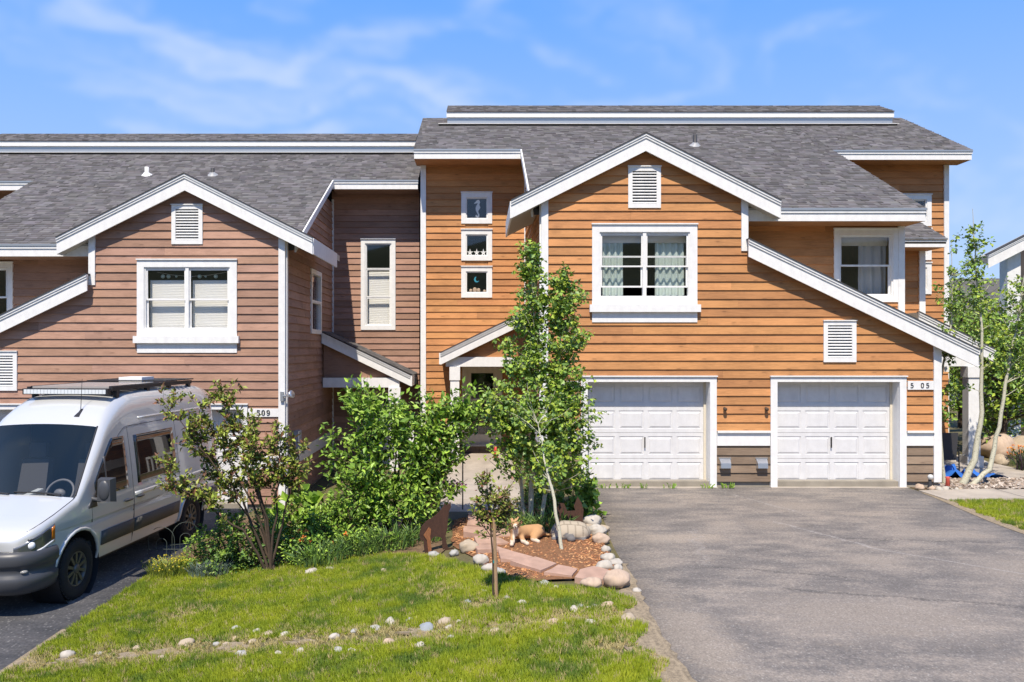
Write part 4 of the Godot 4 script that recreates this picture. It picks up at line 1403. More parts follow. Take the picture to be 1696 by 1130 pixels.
	tube(st, [vsp(2.20, 1.12, 0.01), vsp(2.24, 1.125, 0.035), vsp(2.38, 1.125, 0.035), vsp(2.42, 1.12, 0.01)], [0.016, 0.02, 0.02, 0.016], 6)
	mi("door_handle", done(st), plastic, v)
	st = S()
	tube(st, [vsp(2.60, 1.12, 0.01), vsp(2.64, 1.125, 0.035), vsp(2.74, 1.125, 0.035), vsp(2.78, 1.12, 0.01)], [0.016, 0.02, 0.02, 0.016], 6)
	mi("door_handle", done(st), plastic, v)
	# bonnet vent, wipers
	for sx in [0.48, -0.48]:
		for k in 9:
			var x0: float = sx - 0.21 + k * 0.045
			st = S()
			hexa(st, [Vector3(x0, 1.292, 0.29), Vector3(x0, 1.325, 0.20), Vector3(x0 + 0.034, 1.325, 0.20), Vector3(x0 + 0.034, 1.292, 0.29), Vector3(x0, 1.25, 0.28), Vector3(x0, 1.25, 0.2), Vector3(x0 + 0.034, 1.25, 0.2), Vector3(x0 + 0.034, 1.25, 0.28)])
			mi("bonnet_vent", done(st), M.dark, v)
	for sx in [0.0, 0.75]:
		st = S()
		tube(st, [Vector3(sx - 0.02, 1.41, 0.02), Vector3(sx - 0.35, 1.43, -0.02), Vector3(sx - 0.72, 1.43, -0.02)], [0.014, 0.011, 0.009], 5)
		mi("wiper", done(st), M.black, v)
	# bonnet shut line
	for sd in [1.0, -1.0]:
		var pts := []
		var rad2 := []
		for k in 12:
			var u := lerpf(0.10, 1.02, k / 11.0)
			var rg := vring(u, 0.74)
			pts.append(Vector3(rg[14].x * sd, rg[14].y + 0.001, rg[14].z))
			rad2.append(0.005)
		st = S()
		tube(st, pts, rad2, 4)
		mi("bonnet_seam", done(st), seam, v)
		pts = []
		rad2 = []
		for k in 10:
			var u := lerpf(1.02, 1.86, k / 9.0)
			var rg := vring(u, 1.02)
			pts.append(Vector3(rg[14].x * sd, rg[14].y + 0.002, rg[14].z))
			rad2.append(0.012)
		st = S()
		tube(st, pts, rad2, 5)
		mi("windscreen_seal", done(st), M.black, v)
	# ---- roof rack ----
	for sd in [1.0, -1.0]:
		box("rack_rail", Vector3(sd * 0.66 - 0.025, 2.755, -4.3), Vector3(sd * 0.66 + 0.025, 2.815, -1.42), M.black, v)
		for zz in [-1.6, -2.6, -3.4, -4.2]:
			box("rack_foot", Vector3(sd * 0.66 - 0.03, 2.60, zz - 0.04), Vector3(sd * 0.66 + 0.03, 2.756, zz + 0.05), M.black, v)
	for k in 2:
		var z0 := -1.46 - k * 0.82
		var sp := box("solar_panel", Vector3(-0.62, 2.79, z0 - 0.78), Vector3(0.62, 2.82, z0), mat(Color(0.36, 0.34, 0.32), 0.25), v)
		for e in [[-0.64, -0.62], [0.62, 0.64]]:
			box("frame_edge", Vector3(e[0], 2.785, z0 - 0.79), Vector3(e[1], 2.825, z0 + 0.01), M.black, sp)
	for k in 7:
		box("rack_slat", Vector3(-0.72, 2.83, -3.28 - k * 0.17), Vector3(0.72, 2.85, -3.18 - k * 0.17), M.black, v)
	box("roof_fan", Vector3(-0.2, 2.72, -3.75), Vector3(0.22, 2.90, -3.30), mat(Color(0.78, 0.78, 0.76), 0.5), v)
	var lb := box("light_bar", Vector3(-0.68, 2.70, -1.40), Vector3(0.68, 2.79, -1.30), M.black, v)
	for k in 24:
		box("lamp_lens", Vector3(-0.655 + k * 0.0546, 2.712, -1.302), Vector3(-0.605 + k * 0.0546, 2.778, -1.292), mat(Color(0.62, 0.66, 0.68), 0.15) if k == 0 else lb.get_child(0).material_override, lb)
	st = S()
	hexa(st, [Vector3(0.34, 2.40, -0.96), Vector3(0.36, 2.46, -1.06), Vector3(0.40, 2.46, -1.06), Vector3(0.42, 2.40, -0.96), Vector3(0.34, 2.42, -1.14), Vector3(0.36, 2.50, -1.12), Vector3(0.40, 2.50, -1.12), Vector3(0.42, 2.42, -1.14)])
	var an := mi("aerial", done(st), M.black, v)
	st = S()
	tube(st, [Vector3(0.38, 2.48, -1.08), Vector3(0.38, 2.95, -1.12)], [0.006, 0.003], 5)
	mi("whip", done(st), M.black, an)

# ================= foliage =================
class Leaves:
	var v := PackedVector3Array()
	var n := PackedVector3Array()
	var c := PackedColorArray()

	func leaf(p: Vector3, dir: Vector3, up: Vector3, l: float, w: float, col: Color) -> void:
		var s := dir.cross(up).normalized()
		var nn := s.cross(dir).normalized()
		var tip := p + dir * l - nn * l * 0.12
		var a := p + dir * l * 0.45 + s * w * 0.5 + nn * w * 0.14
		var b := p + dir * l * 0.45 - s * w * 0.5 + nn * w * 0.14
		var n1 := (a - p).cross(tip - p).normalized()
		var n2 := (tip - p).cross(b - p).normalized()
		if n1.dot(nn) < 0.0:
			n1 = -n1
			n2 = -n2
		# clockwise seen from the normal
		for k in [p, tip, a]:
			v.append(k)
			n.append(n1)
			c.append(col)
		for k in [p, b, tip]:
			v.append(k)
			n.append(n2)
			c.append(col)

	func mesh() -> ArrayMesh:
		# order every triangle so that its winding agrees with its normal
		for k in range(0, v.size(), 3):
			if (v[k + 1] - v[k]).cross(v[k + 2] - v[k]).dot(n[k]) > 0.0:
				var t := v[k + 1]
				v[k + 1] = v[k + 2]
				v[k + 2] = t
		var ar := []
		ar.resize(Mesh.ARRAY_MAX)
		ar[Mesh.ARRAY_VERTEX] = v
		ar[Mesh.ARRAY_NORMAL] = n
		ar[Mesh.ARRAY_COLOR] = c
		var m := ArrayMesh.new()
		m.add_surface_from_arrays(Mesh.PRIMITIVE_TRIANGLES, ar)
		return m

func rv() -> Vector3:
	var z := rng.randf_range(-1, 1)
	var a := rng.randf() * TAU
	var r := sqrt(1.0 - z * z)
	return Vector3(r * cos(a), z, r * sin(a))

func tint(cols: Array) -> Color:
	var a: Color = cols[rng.randi_range(0, cols.size() - 1)]
	var k := rng.randf_range(0.72, 1.5)
	return Color(a.r * k, a.g * k, a.b * k)

# a woody plant. stems: polylines [[Vector3, radius], ...] in local space; ends: points that twigs reach for
func woody(called: String, label: String, category: String, at: Vector3, stems: Array, ends: Array, o: Dictionary) -> Node3D:
	var t := thing(called, label, category, at, o.get("group", ""))
	var bark: Material = o.get("bark", M.bark)
	var joints := []
	for s in stems:
		var st := S()
		var ps := []
		var rs := []
		for k in s.size() - 1:
			for j in 4:
				var f := j / 4.0
				ps.append((s[k][0] as Vector3).lerp(s[k + 1][0], f) + rv() * o.get("wobble", 0.015))
				rs.append(lerpf(s[k][1], s[k + 1][1], f))
		ps.append(s[-1][0])
		rs.append(s[-1][1])
		ps[0] = s[0][0]
		tube(st, ps, rs, o.get("sides", 7))
		mi(o.get("stem_name", "trunk"), done(st), bark, t)
		for k in ps.size():
			joints.append([ps[k], rs[k]])
	var tw := S()
	var lv := Leaves.new()
	var ll: float = o.leaf
	for e in ends:
		# nearest joint that lies below the twig end
		var best := 1e9
		var from: Array = joints[0]
		for j in joints:
			var dv: Vector3 = e - j[0]
			var cost := dv.length() + (3.0 if dv.y < 0.25 * Vector2(dv.x, dv.z).length() else 0.0)
			if cost < best:
				best = cost
				from = j
		var a: Vector3 = from[0]
		var dv2: Vector3 = e - a
		var sag := Vector3(0, dv2.length() * rng.randf_range(-0.12, 0.05), 0) + rv() * dv2.length() * 0.08
		var pts := []
		var rad := []
		var r0 := minf(from[1] * 0.7, 0.004 + dv2.length() * 0.010)
		for k in 5:
			var f := k / 4.0
			pts.append(a + dv2 * f + sag * sin(f * PI))
			rad.append(lerpf(r0, 0.002, f))
		tube(tw, pts, rad, 4, false)
		var cnt: int = o.per
		for k in cnt:
			var f = pow(rng.randf(), 0.7) * (1.0 - o.get("bare", 0.3)) + o.get("bare", 0.3)
			var fi := minf(f, 0.999) * 4.0
			var p: Vector3 = (pts[int(fi)] as Vector3).lerp(pts[int(fi) + 1], fi - int(fi))
			p += rv() * o.get("scatter", 0.05)
			var dir := (rv() + dv2.normalized() * 0.6 + Vector3(0, o.get("droop", -0.1), 0)).normalized()
			var up := (rv() * 0.8 + Vector3(0, 1, 0.35)).normalized()
			var sz := ll * rng.randf_range(0.5, 1.35)
			lv.leaf(p, dir, up, sz, sz * o.get("wide", 0.6), tint(o.cols))
	mi("branches", done(tw), bark, t)
	mi(o.get("crown_name", "crown"), lv.mesh(), o.get("leaf_mat", M.leaf), t)
	return t

func in_blob(c: Vector3, r: Vector3, shell := 0.45) -> Vector3:
	return c + rv() * pow(rng.randf(), shell) * r

# grassy or leafy clump with upright blades
func tuft(called: String, label: String, category: String, at: Vector3, o: Dictionary) -> MeshInstance3D:
	var lv := Leaves.new()
	for k in o.n:
		var a := rng.randf() * TAU
		var r := sqrt(rng.randf())
		var p := Vector3(cos(a) * r * o.rx, 0, sin(a) * r * o.rz)
		p.y = gy(at.x + p.x) - gy(at.x)
		var lean := Vector3(cos(a), 0, sin(a)) * rng.randf_range(0.0, o.get("lean", 0.5)) + rv() * 0.15
		var h: float = o.h * rng.randf_range(0.6, 1.1)
		var d1 := (Vector3.UP + lean * 0.4).normalized()
		var d2 := (Vector3.UP * 0.8 + lean * 1.6).normalized()
		var w: float = o.w
		var col := tint(o.cols)
		var up := Vector3(cos(a + 1.3), 0.3, sin(a + 1.3))
		lv.leaf(p, d1, up, h * 0.62, w, col)
		lv.leaf(p + d1 * h * 0.5, d2, up, h * 0.6, w * 0.9, col)
		if o.has("flower") and rng.randf() < o.get("fl", 0.3):
			var q := p + d1 * h * 0.5 + d2 * h * 0.6
			for j in 6:
				lv.leaf(q, (rv() + Vector3.UP * 0.5).normalized(), Vector3(0, 1, 0.3), o.fs, o.fs * 0.8, tint(o.flower))
	var m := mi(called, lv.mesh(), M.blade, null)
	m.position = at
	tag(m, label, category, o.get("group", ""))
	return m

# leafy mound (low shrub) filled with leaves
func mound(called: String, label: String, category: String, at: Vector3, o: Dictionary) -> Node3D:
	var ends := []
	var stems := []
	for k in 5:
		var a := TAU * k / 5.0 + rng.randf()
		stems.append([[Vector3(cos(a) * 0.04, -0.03, sin(a) * 0.04), 0.012], [Vector3(cos(a) * o.rx * 0.4, o.h * 0.55, sin(a) * o.rz * 0.4), 0.006]])
	for k in o.n:
		var p := rv()
		p.y = absf(p.y)
		p *= pow(rng.randf(), 0.35)
		ends.append(Vector3(p.x * o.rx, 0.05 + p.y * o.h, p.z * o.rz))
	var d := {"leaf": o.leaf, "per": o.per, "cols": o.cols, "wide": o.get("wide", 0.6), "scatter": o.get("scatter", 0.05), "stem_name": "stem", "crown_name": "foliage", "bare": 0.2, "sides": 5}
	return woody(called, label, category, at, stems, ends, d)

const G_LILAC = [Color(0.221, 0.351, 0.039), Color(0.156, 0.273, 0.033), Color(0.117, 0.208, 0.029), Color(0.273, 0.403, 0.052)]
const G_ASPEN = [Color(0.169, 0.273, 0.046), Color(0.221, 0.325, 0.039), Color(0.130, 0.221, 0.052), Color(0.286, 0.364, 0.039)]
const G_DARK = [Color(0.070, 0.140, 0.028), Color(0.098, 0.182, 0.035), Color(0.126, 0.224, 0.042)]
const G_PLUM = [Color(0.24, 0.30, 0.04), Color(0.29, 0.33, 0.05), Color(0.20, 0.25, 0.04), Color(0.17, 0.14, 0.045), Color(0.19, 0.09, 0.05), Color(0.14, 0.18, 0.03)]

func garden() -> void:
	# ---- aspen clump beside the walk ----
	var stems := [
		[[Vector3(0, -0.05, 0), 0.045], [Vector3(0.02, 1.2, 0.05), 0.038], [Vector3(0.06, 2.6, 0.1), 0.026], [Vector3(0.0, 4.35, 0.1), 0.006]],
		[[Vector3(0.16, -0.05, 0.1), 0.036], [Vector3(0.26, 1.2, 0.2), 0.03], [Vector3(0.42, 2.4, 0.2), 0.02], [Vector3(0.46, 3.75, 0.15), 0.005]],
		[[Vector3(0.33, -0.05, 1.85), 0.028], [Vector3(0.22, 0.7, 1.7), 0.024], [Vector3(0.10, 1.25, 1.5), 0.014], [Vector3(0.02, 1.75, 1.3), 0.005]],
		[[Vector3(-0.08, -0.05, -0.1), 0.03], [Vector3(-0.25, 1.5, -0.05), 0.024], [Vector3(-0.42, 2.8, 0.1), 0.008]]]
	var ends := []
	for e in [[Vector3(0.02, 4.15, 0.1), Vector3(0.28, 0.42, 0.28), 34], [Vector3(0.50, 3.75, 0.15), Vector3(0.42, 0.42, 0.34), 44], [Vector3(0.0, 3.4, 0.1), Vector3(0.42, 0.5, 0.45), 50], [Vector3(0.55, 3.2, 0.2), Vector3(0.42, 0.45, 0.4), 44],
			[Vector3(-0.15, 2.75, 0.2), Vector3(0.42, 0.45, 0.45), 44], [Vector3(0.40, 2.55, 0.3), Vector3(0.62, 0.5, 0.5), 66], [Vector3(-0.05, 1.95, 0.5), Vector3(0.8, 0.5, 0.6), 76], [Vector3(0.62, 1.9, 0.4), Vector3(0.58, 0.45, 0.5), 60],
			[Vector3(0.50, 1.25, 0.45), Vector3(0.60, 0.55, 0.5), 80], [Vector3(-0.25, 1.4, 0.4), Vector3(0.6, 0.5, 0.4), 52], [Vector3(-0.55, 2.05, 0.2), Vector3(0.32, 0.4, 0.3), 16], [Vector3(0.15, 1.2, 1.2), Vector3(0.3, 0.4, 0.35), 22]]:
		for k in e[2]:
			ends.append(in_blob(e[0], e[1]))
	woody("aspen_tree", "tall slender aspen clump in leaf at the corner of the orange garage", "tree", Vector3(0.82, -0.02, -14.0), stems, ends, {"leaf": 0.068, "wide": 0.92, "per": 26, "cols": G_ASPEN, "bark": M.aspenbark, "scatter": 0.085, "droop": -0.45, "bare": 0.25})
	# ---- lilac ----
	stems = []
	ends = []
	for k in 9:
		var a := TAU * k / 9.0
		var r := rng.randf_range(0.35, 0.95)
		stems.append([[Vector3(cos(a) * 0.14, -0.05, sin(a) * 0.1), 0.028], [Vector3(cos(a) * r * 0.5, 0.8, sin(a) * r * 0.4), 0.02], [Vector3(cos(a) * r * 1.15, rng.randf_range(1.7, 2.3), sin(a) * r * 0.6), 0.007]])
	for e in [[Vector3(0.15, 1.95, 0.1), Vector3(0.75, 0.55, 0.6), 100], [Vector3(-0.5, 1.95, 0.1), Vector3(0.36, 0.85, 0.45), 62], [Vector3(0.85, 1.9, 0.2), Vector3(0.62, 0.50, 0.5), 74], [Vector3(-0.1, 1.15, 0.2), Vector3(0.95, 0.6, 0.7), 110], [Vector3(0.75, 1.15, 0.3), Vector3(0.62, 0.55, 0.5), 76], [Vector3(-0.75, 0.7, 0.5), Vector3(0.5, 0.55, 0.5), 70], [Vector3(-1.05, 1.5, 0.1), Vector3(0.16, 0.6, 0.2), 22], [Vector3(1.25, 2.15, 0.2), Vector3(0.42, 0.38, 0.4), 44], [Vector3(0.3, 0.7, 0.6), Vector3(0.9, 0.45, 0.4), 60]]:
		for k in e[2]:
			ends.append(in_blob(e[0], e[1], 0.4))
	woody("lilac_bush", "large dense bright green lilac bush between the two front doors", "shrub", Vector3(-1.42, gy(-1.5), -14.35), stems, ends, {"leaf": 0.108, "wide": 0.5, "per": 16, "cols": G_LILAC, "scatter": 0.09, "droop": -0.25, "bare": 0.15, "stem_name": "stem"})
	# ---- purple-leaved plum shrub ----
	stems = []
	ends = []
	for e in [[-1.55, 2.55, 0.2], [-1.05, 2.45, 0.1], [-0.8, 2.75, 0.0], [-0.42, 2.2, 0.1], [0.18, 2.05, 0.2], [0.40, 1.7, 0.1], [-1.5, 1.5, 0.3], [-0.95, 1.55, -0.2], [-0.3, 1.9, 0.3]]:
		var tip := Vector3(e[0], e[1], e[2])
		stems.append([[Vector3(rng.randf_range(-0.06, 0.06), -0.05, rng.randf_range(-0.05, 0.05)), 0.024], [tip * Vector3(0.28, 0.42, 0.4) + Vector3(0.02, 0, 0), 0.016], [tip * Vector3(0.7, 0.75, 0.8), 0.009], [tip, 0.003]])
		for k in 40:
			var f := pow(rng.randf(), 0.6) * 0.8 + 0.2
			var on := (tip * Vector3(0.28, 0.42, 0.4)).lerp(tip, f)
			ends.append(on + Vector3(rng.randf_range(-1, 1) * 0.22, rng.randf_range(-0.10, 0.28), rng.randf_range(-1, 1) * 0.25))
	woody("plum_shrub", "open purple-green plum shrub with bare lower stems in front of the van", "shrub", Vector3(-3.05, gy(-3.05), -12.9), stems, ends, {"leaf": 0.078, "wide": 0.5, "per": 20, "cols": G_PLUM, "scatter": 0.035, "droop": 0.15, "bare": 0.3, "stem_name": "stem", "wobble": 0.025})
	# ---- staked sapling ----
	stems = [[[Vector3(0, -0.05, 0), 0.013], [Vector3(-0.03, 0.7, 0), 0.010], [Vector3(-0.08, 1.5, 0), 0.004]]]
	ends = []
	for k in 26:
		ends.append(in_blob(Vector3(-0.16, 1.15, 0.0), Vector3(0.15, 0.38, 0.15)))
	for k in 48:
		ends.append(in_blob(Vector3(0.16, 1.12, -0.05), Vector3(0.26, 0.35, 0.2)))
	var sap := woody("plum_sapling", "thin staked sapling with purplish-green leaves on the lawn edge", "tree", Vector3(0.16, -0.07, -10.1), stems, ends, {"leaf": 0.052, "wide": 0.52, "per": 22, "cols": G_PLUM, "scatter": 0.03, "droop": 0.1, "bare": 0.2})
	var sk := S()
	tube(sk, [Vector3(0.035, -0.1, 0.03), Vector3(0.0, 0.95, 0.03)], [0.022, 0.02], 8)
	var stake := mi("wooden_stake", done(sk), mat(Color(0.42, 0.27, 0.15), 0.9, M.orange0.albedo_texture, Vector3(1, 1, 1)))
	stake.position = Vector3(0.16, -0.07, -10.1)
	tag(stake, "tan wooden stake tied to the sapling on the lawn edge", "stake")
	sk = S()
	lathe(sk, [[0.028, 0.0], [0.028, 0.03]], Vector3(0.015, 0.42, 0.02), Vector3.UP, 10)
	mi("tie", done(sk), mat(Color(0.03, 0.25, 0.24), 0.6), stake)
	# ---- low planting on the left ----
	mound("low_shrub", "dense dark green low shrub at the foot of the plum shrub", "shrub", Vector3(-3.65, gy(-3.65), -13.3), {"rx": 0.85, "rz": 0.55, "h": 0.95, "n": 210, "leaf": 0.062, "per": 15, "cols": G_DARK + [Color(0.16, 0.25, 0.035), Color(0.20, 0.30, 0.04)]})
	mound("rhubarb_plant", "broad-leaved bright green plant behind the plum shrub", "plant", Vector3(-2.85, gy(-2.9), -14.6), {"rx": 0.85, "rz": 0.55, "h": 0.95, "n": 95, "leaf": 0.22, "wide": 0.85, "per": 4, "cols": G_LILAC})
	mound("low_shrub", "light green leafy shrub left of the lilac", "shrub", Vector3(-2.25, gy(-2.2), -13.7), {"rx": 0.7, "rz": 0.5, "h": 0.95, "n": 150, "leaf": 0.06, "per": 14, "cols": G_LILAC})
	mound("low_shrub", "small bright green plant under the pink flowers", "shrub", Vector3(-0.75, gy(-0.75), -14.3), {"rx": 0.3, "rz": 0.3, "h": 0.55, "n": 50, "leaf": 0.045, "per": 14, "cols": G_LILAC})
	mound("hollyhock_plant", "large-leaved green plant against the garage corner", "plant", Vector3(1.62, 0, -14.7), {"rx": 0.42, "rz": 0.5, "h": 0.85, "n": 60, "leaf": 0.13, "wide": 0.9, "per": 7, "cols": G_LILAC + [Color(0.07, 0.13, 0.02)]})
	mound("low_shrub", "dark green foliage at the foot of the aspen clump", "shrub", Vector3(1.0, 0, -14.3), {"rx": 0.6, "rz": 0.4, "h": 0.6, "n": 70, "leaf": 0.06, "per": 12, "cols": G_DARK})
	tuft("yellow_flowers", "yellow-flowering clump at the edge of the left drive", "flowers", Vector3(-4.62, gy(-4.6), -13.1), {"n": 260, "rx": 0.34, "rz": 0.25, "h": 0.26, "w": 0.014, "cols": [Color(0.22, 0.26, 0.03), Color(0.16, 0.21, 0.04)], "flower": [Color(0.55, 0.45, 0.02), Color(0.45, 0.40, 0.03)], "fl": 0.4, "fs": 0.018})
	tuft("lavender_tuft", "blue-grey lavender tuft beside the yellow flowers", "plant", Vector3(-4.0, gy(-4.0), -12.95), {"n": 220, "rx": 0.3, "rz": 0.18, "h": 0.24, "w": 0.012, "cols": [Color(0.16, 0.21, 0.17), Color(0.12, 0.17, 0.13)]})
	for e in [[-2.35, -12.9, "iris leaves at the lawn edge right of the plum shrub", 0.55], [-1.85, -13.2, "iris leaves at the lawn edge under the lilac's left side", 0.5], [-1.35, -13.3, "iris leaves under the middle of the lilac", 0.55], [-0.95, -13.5, "iris leaves beside the metal coyote", 0.45], [0.62, -13.6, "daylily leaves left of the aspen trunks", 0.45], [1.05, -13.5, "daylily leaves right of the aspen trunks", 0.45]]:
		tuft("iris_clump", "upright green " + e[2], "plant", Vector3(e[0], gy(e[0]), e[1]), {"n": 110, "rx": 0.36, "rz": 0.28, "h": e[3] * 0.72, "w": 0.02, "lean": 1.1, "cols": [Color(0.12, 0.21, 0.05), Color(0.16, 0.25, 0.05), Color(0.08, 0.15, 0.05)], "group": "strap-leaved clumps in the beds"})
	tuft("pink_flowers", "pink flower cluster at the right edge of the lilac", "flowers", Vector3(-0.42, 0.42, -14.3), {"n": 40, "rx": 0.12, "rz": 0.08, "h": 0.2, "w": 0.015, "cols": [Color(0.09, 0.16, 0.03)], "flower": [Color(0.62, 0.10, 0.32), Color(0.72, 0.20, 0.45)], "fl": 0.9, "fs": 0.03})
	tuft("orange_poppies", "orange poppies among the leaves behind the plum shrub", "flowers", Vector3(-2.55, gy(-2.55), -13.2), {"n": 16, "rx": 0.35, "rz": 0.15, "h": 0.42, "w": 0.012, "cols": [Color(0.09, 0.16, 0.03)], "flower": [Color(0.75, 0.17, 0.02), Color(0.8, 0.24, 0.05)], "fl": 0.45, "fs": 0.05})
	for e in [[4.95, -17.52, "largest green weed, between the two garage doors"], [4.55, -17.5, "small weed under the right end of the left garage door"], [2.5, -17.5, "leftmost small weed along the left garage door"], [2.85, -17.52, "second small weed along the left garage door"], [3.3, -17.5, "small weed under the middle of the left garage door"], [3.8, -17.5, "fourth small weed along the left garage door"]]:
		tuft("weed", e[2], "plant", Vector3(e[0], 0.015, e[1]), {"n": 26 if e[0] > 4.9 else 12, "rx": 0.13, "rz": 0.05, "h": 0.12, "w": 0.03, "lean": 1.0, "cols": G_LILAC, "group": "weeds along the garage sill"})
	for e in [[-4.3, -13.7, 0.5, 0.6, "bright green leafy mound behind the lavender"], [-3.2, -13.9, 0.7, 0.95, "green leafy mound between the plum shrub stems"], [-2.6, -13.15, 0.5, 0.42, "pale green groundcover right of the plum shrub"], [-1.7, -13.35, 0.6, 0.42, "green groundcover at the front of the lilac"], [1.05, -16.2, 0.35, 0.85, "dark green shrub against the side of the garage"]]:
		mound("groundcover_mound", e[4], "plant", Vector3(e[0], gy(e[0]), e[1]), {"rx": e[2], "rz": 0.4, "h": e[3], "n": 90, "leaf": 0.055, "per": 13, "cols": G_LILAC if e[1] > -16.0 else G_DARK})
	ornaments()

# ---- animal figures from capsules joined smoothly, meshed as surface nets ----
func blob_mesh(caps: Array, lo: Vector3, hi: Vector3, cell: float, blend: float, color: Callable) -> ArrayMesh:
	var nx := int((hi.x - lo.x) / cell) + 1
	var ny := int((hi.y - lo.y) / cell) + 1
	var nz := int((hi.z - lo.z) / cell) + 1
	var f := PackedFloat32Array()
	f.resize(nx * ny * nz)
	for i in nx:
		for j in ny:
			for k in nz:
				var p := lo + Vector3(i, j, k) * cell
				var d := 10.0
				for c in caps:
					var a: Vector3 = c[0]
					var ba: Vector3 = c[1] - a
					var h := clampf((p - a).dot(ba) / maxf(ba.dot(ba), 1e-9), 0, 1)
					var q := (p - a - ba * h).length() - lerpf(c[2], c[3], h)
					if q < d + blend:
						var m := clampf(0.5 + 0.5 * (d - q) / blend, 0, 1)
						d = lerpf(d, q, m) - blend * m * (1.0 - m)
				f[(i * ny + j) * nz + k] = d
	var id := {}
	var vs := PackedVector3Array()
	for i in nx - 1:
		for j in ny - 1:
			for k in nz - 1:
				var s := Vector3.ZERO
				var n := 0
				var cs := []
				for b in 8:
					cs.append(f[((i + (b & 1)) * ny + j + ((b >> 1) & 1)) * nz + k + (b >> 2)])
				for e in [[0, 1], [2, 3], [4, 5], [6, 7], [0, 2], [1, 3], [4, 6], [5, 7], [0, 4], [1, 5], [2, 6], [3, 7]]:
					var a: float = cs[e[0]]
					var b2: float = cs[e[1]]
					if (a < 0.0) != (b2 < 0.0):
						var t := a / (a - b2)
						s += Vector3(e[0] & 1, (e[0] >> 1) & 1, e[0] >> 2).lerp(Vector3(e[1] & 1, (e[1] >> 1) & 1, e[1] >> 2), t)
						n += 1
				if n > 0:
					id[(i * ny + j) * nz + k] = vs.size()
					vs.append(lo + (Vector3(i, j, k) + s / n) * cell)
	var st := S()
	st.set_smooth_group(0)
	for i in range(1, nx - 1):
		for j in range(1, ny - 1):
			for k in range(1, nz - 1):
				var here := f[(i * ny + j) * nz + k] < 0.0
				for ax in 3:
					var o := [Vector3i(1, 0, 0), Vector3i(0, 1, 0), Vector3i(0, 0, 1)][ax] as Vector3i
					var there := f[((i + o.x) * ny + j + o.y) * nz + k + o.z] < 0.0
					if here == there:
						continue
					var p := [Vector3i(0, 1, 0), Vector3i(0, 0, 1), Vector3i(1, 0, 0)][ax] as Vector3i
					var q := [Vector3i(0, 0, 1), Vector3i(1, 0, 0), Vector3i(0, 1, 0)][ax] as Vector3i
					var c := Vector3i(i, j, k)
					var quadv := []
					for d in [c, c - p, c - p - q, c - q]:
						quadv.append(id.get((d.x * ny + d.y) * nz + d.z, -1))
					if quadv.has(-1):
						continue
					var ord := [0, 1, 2, 0, 2, 3] if there else [0, 2, 1, 0, 3, 2]
					for w in ord:
						var vv: Vector3 = vs[quadv[w]]
						st.set_color(color.call(vv))
						st.set_uv(Vector2(vv.x, vv.y))
						st.add_vertex(vv)
	return done(st)

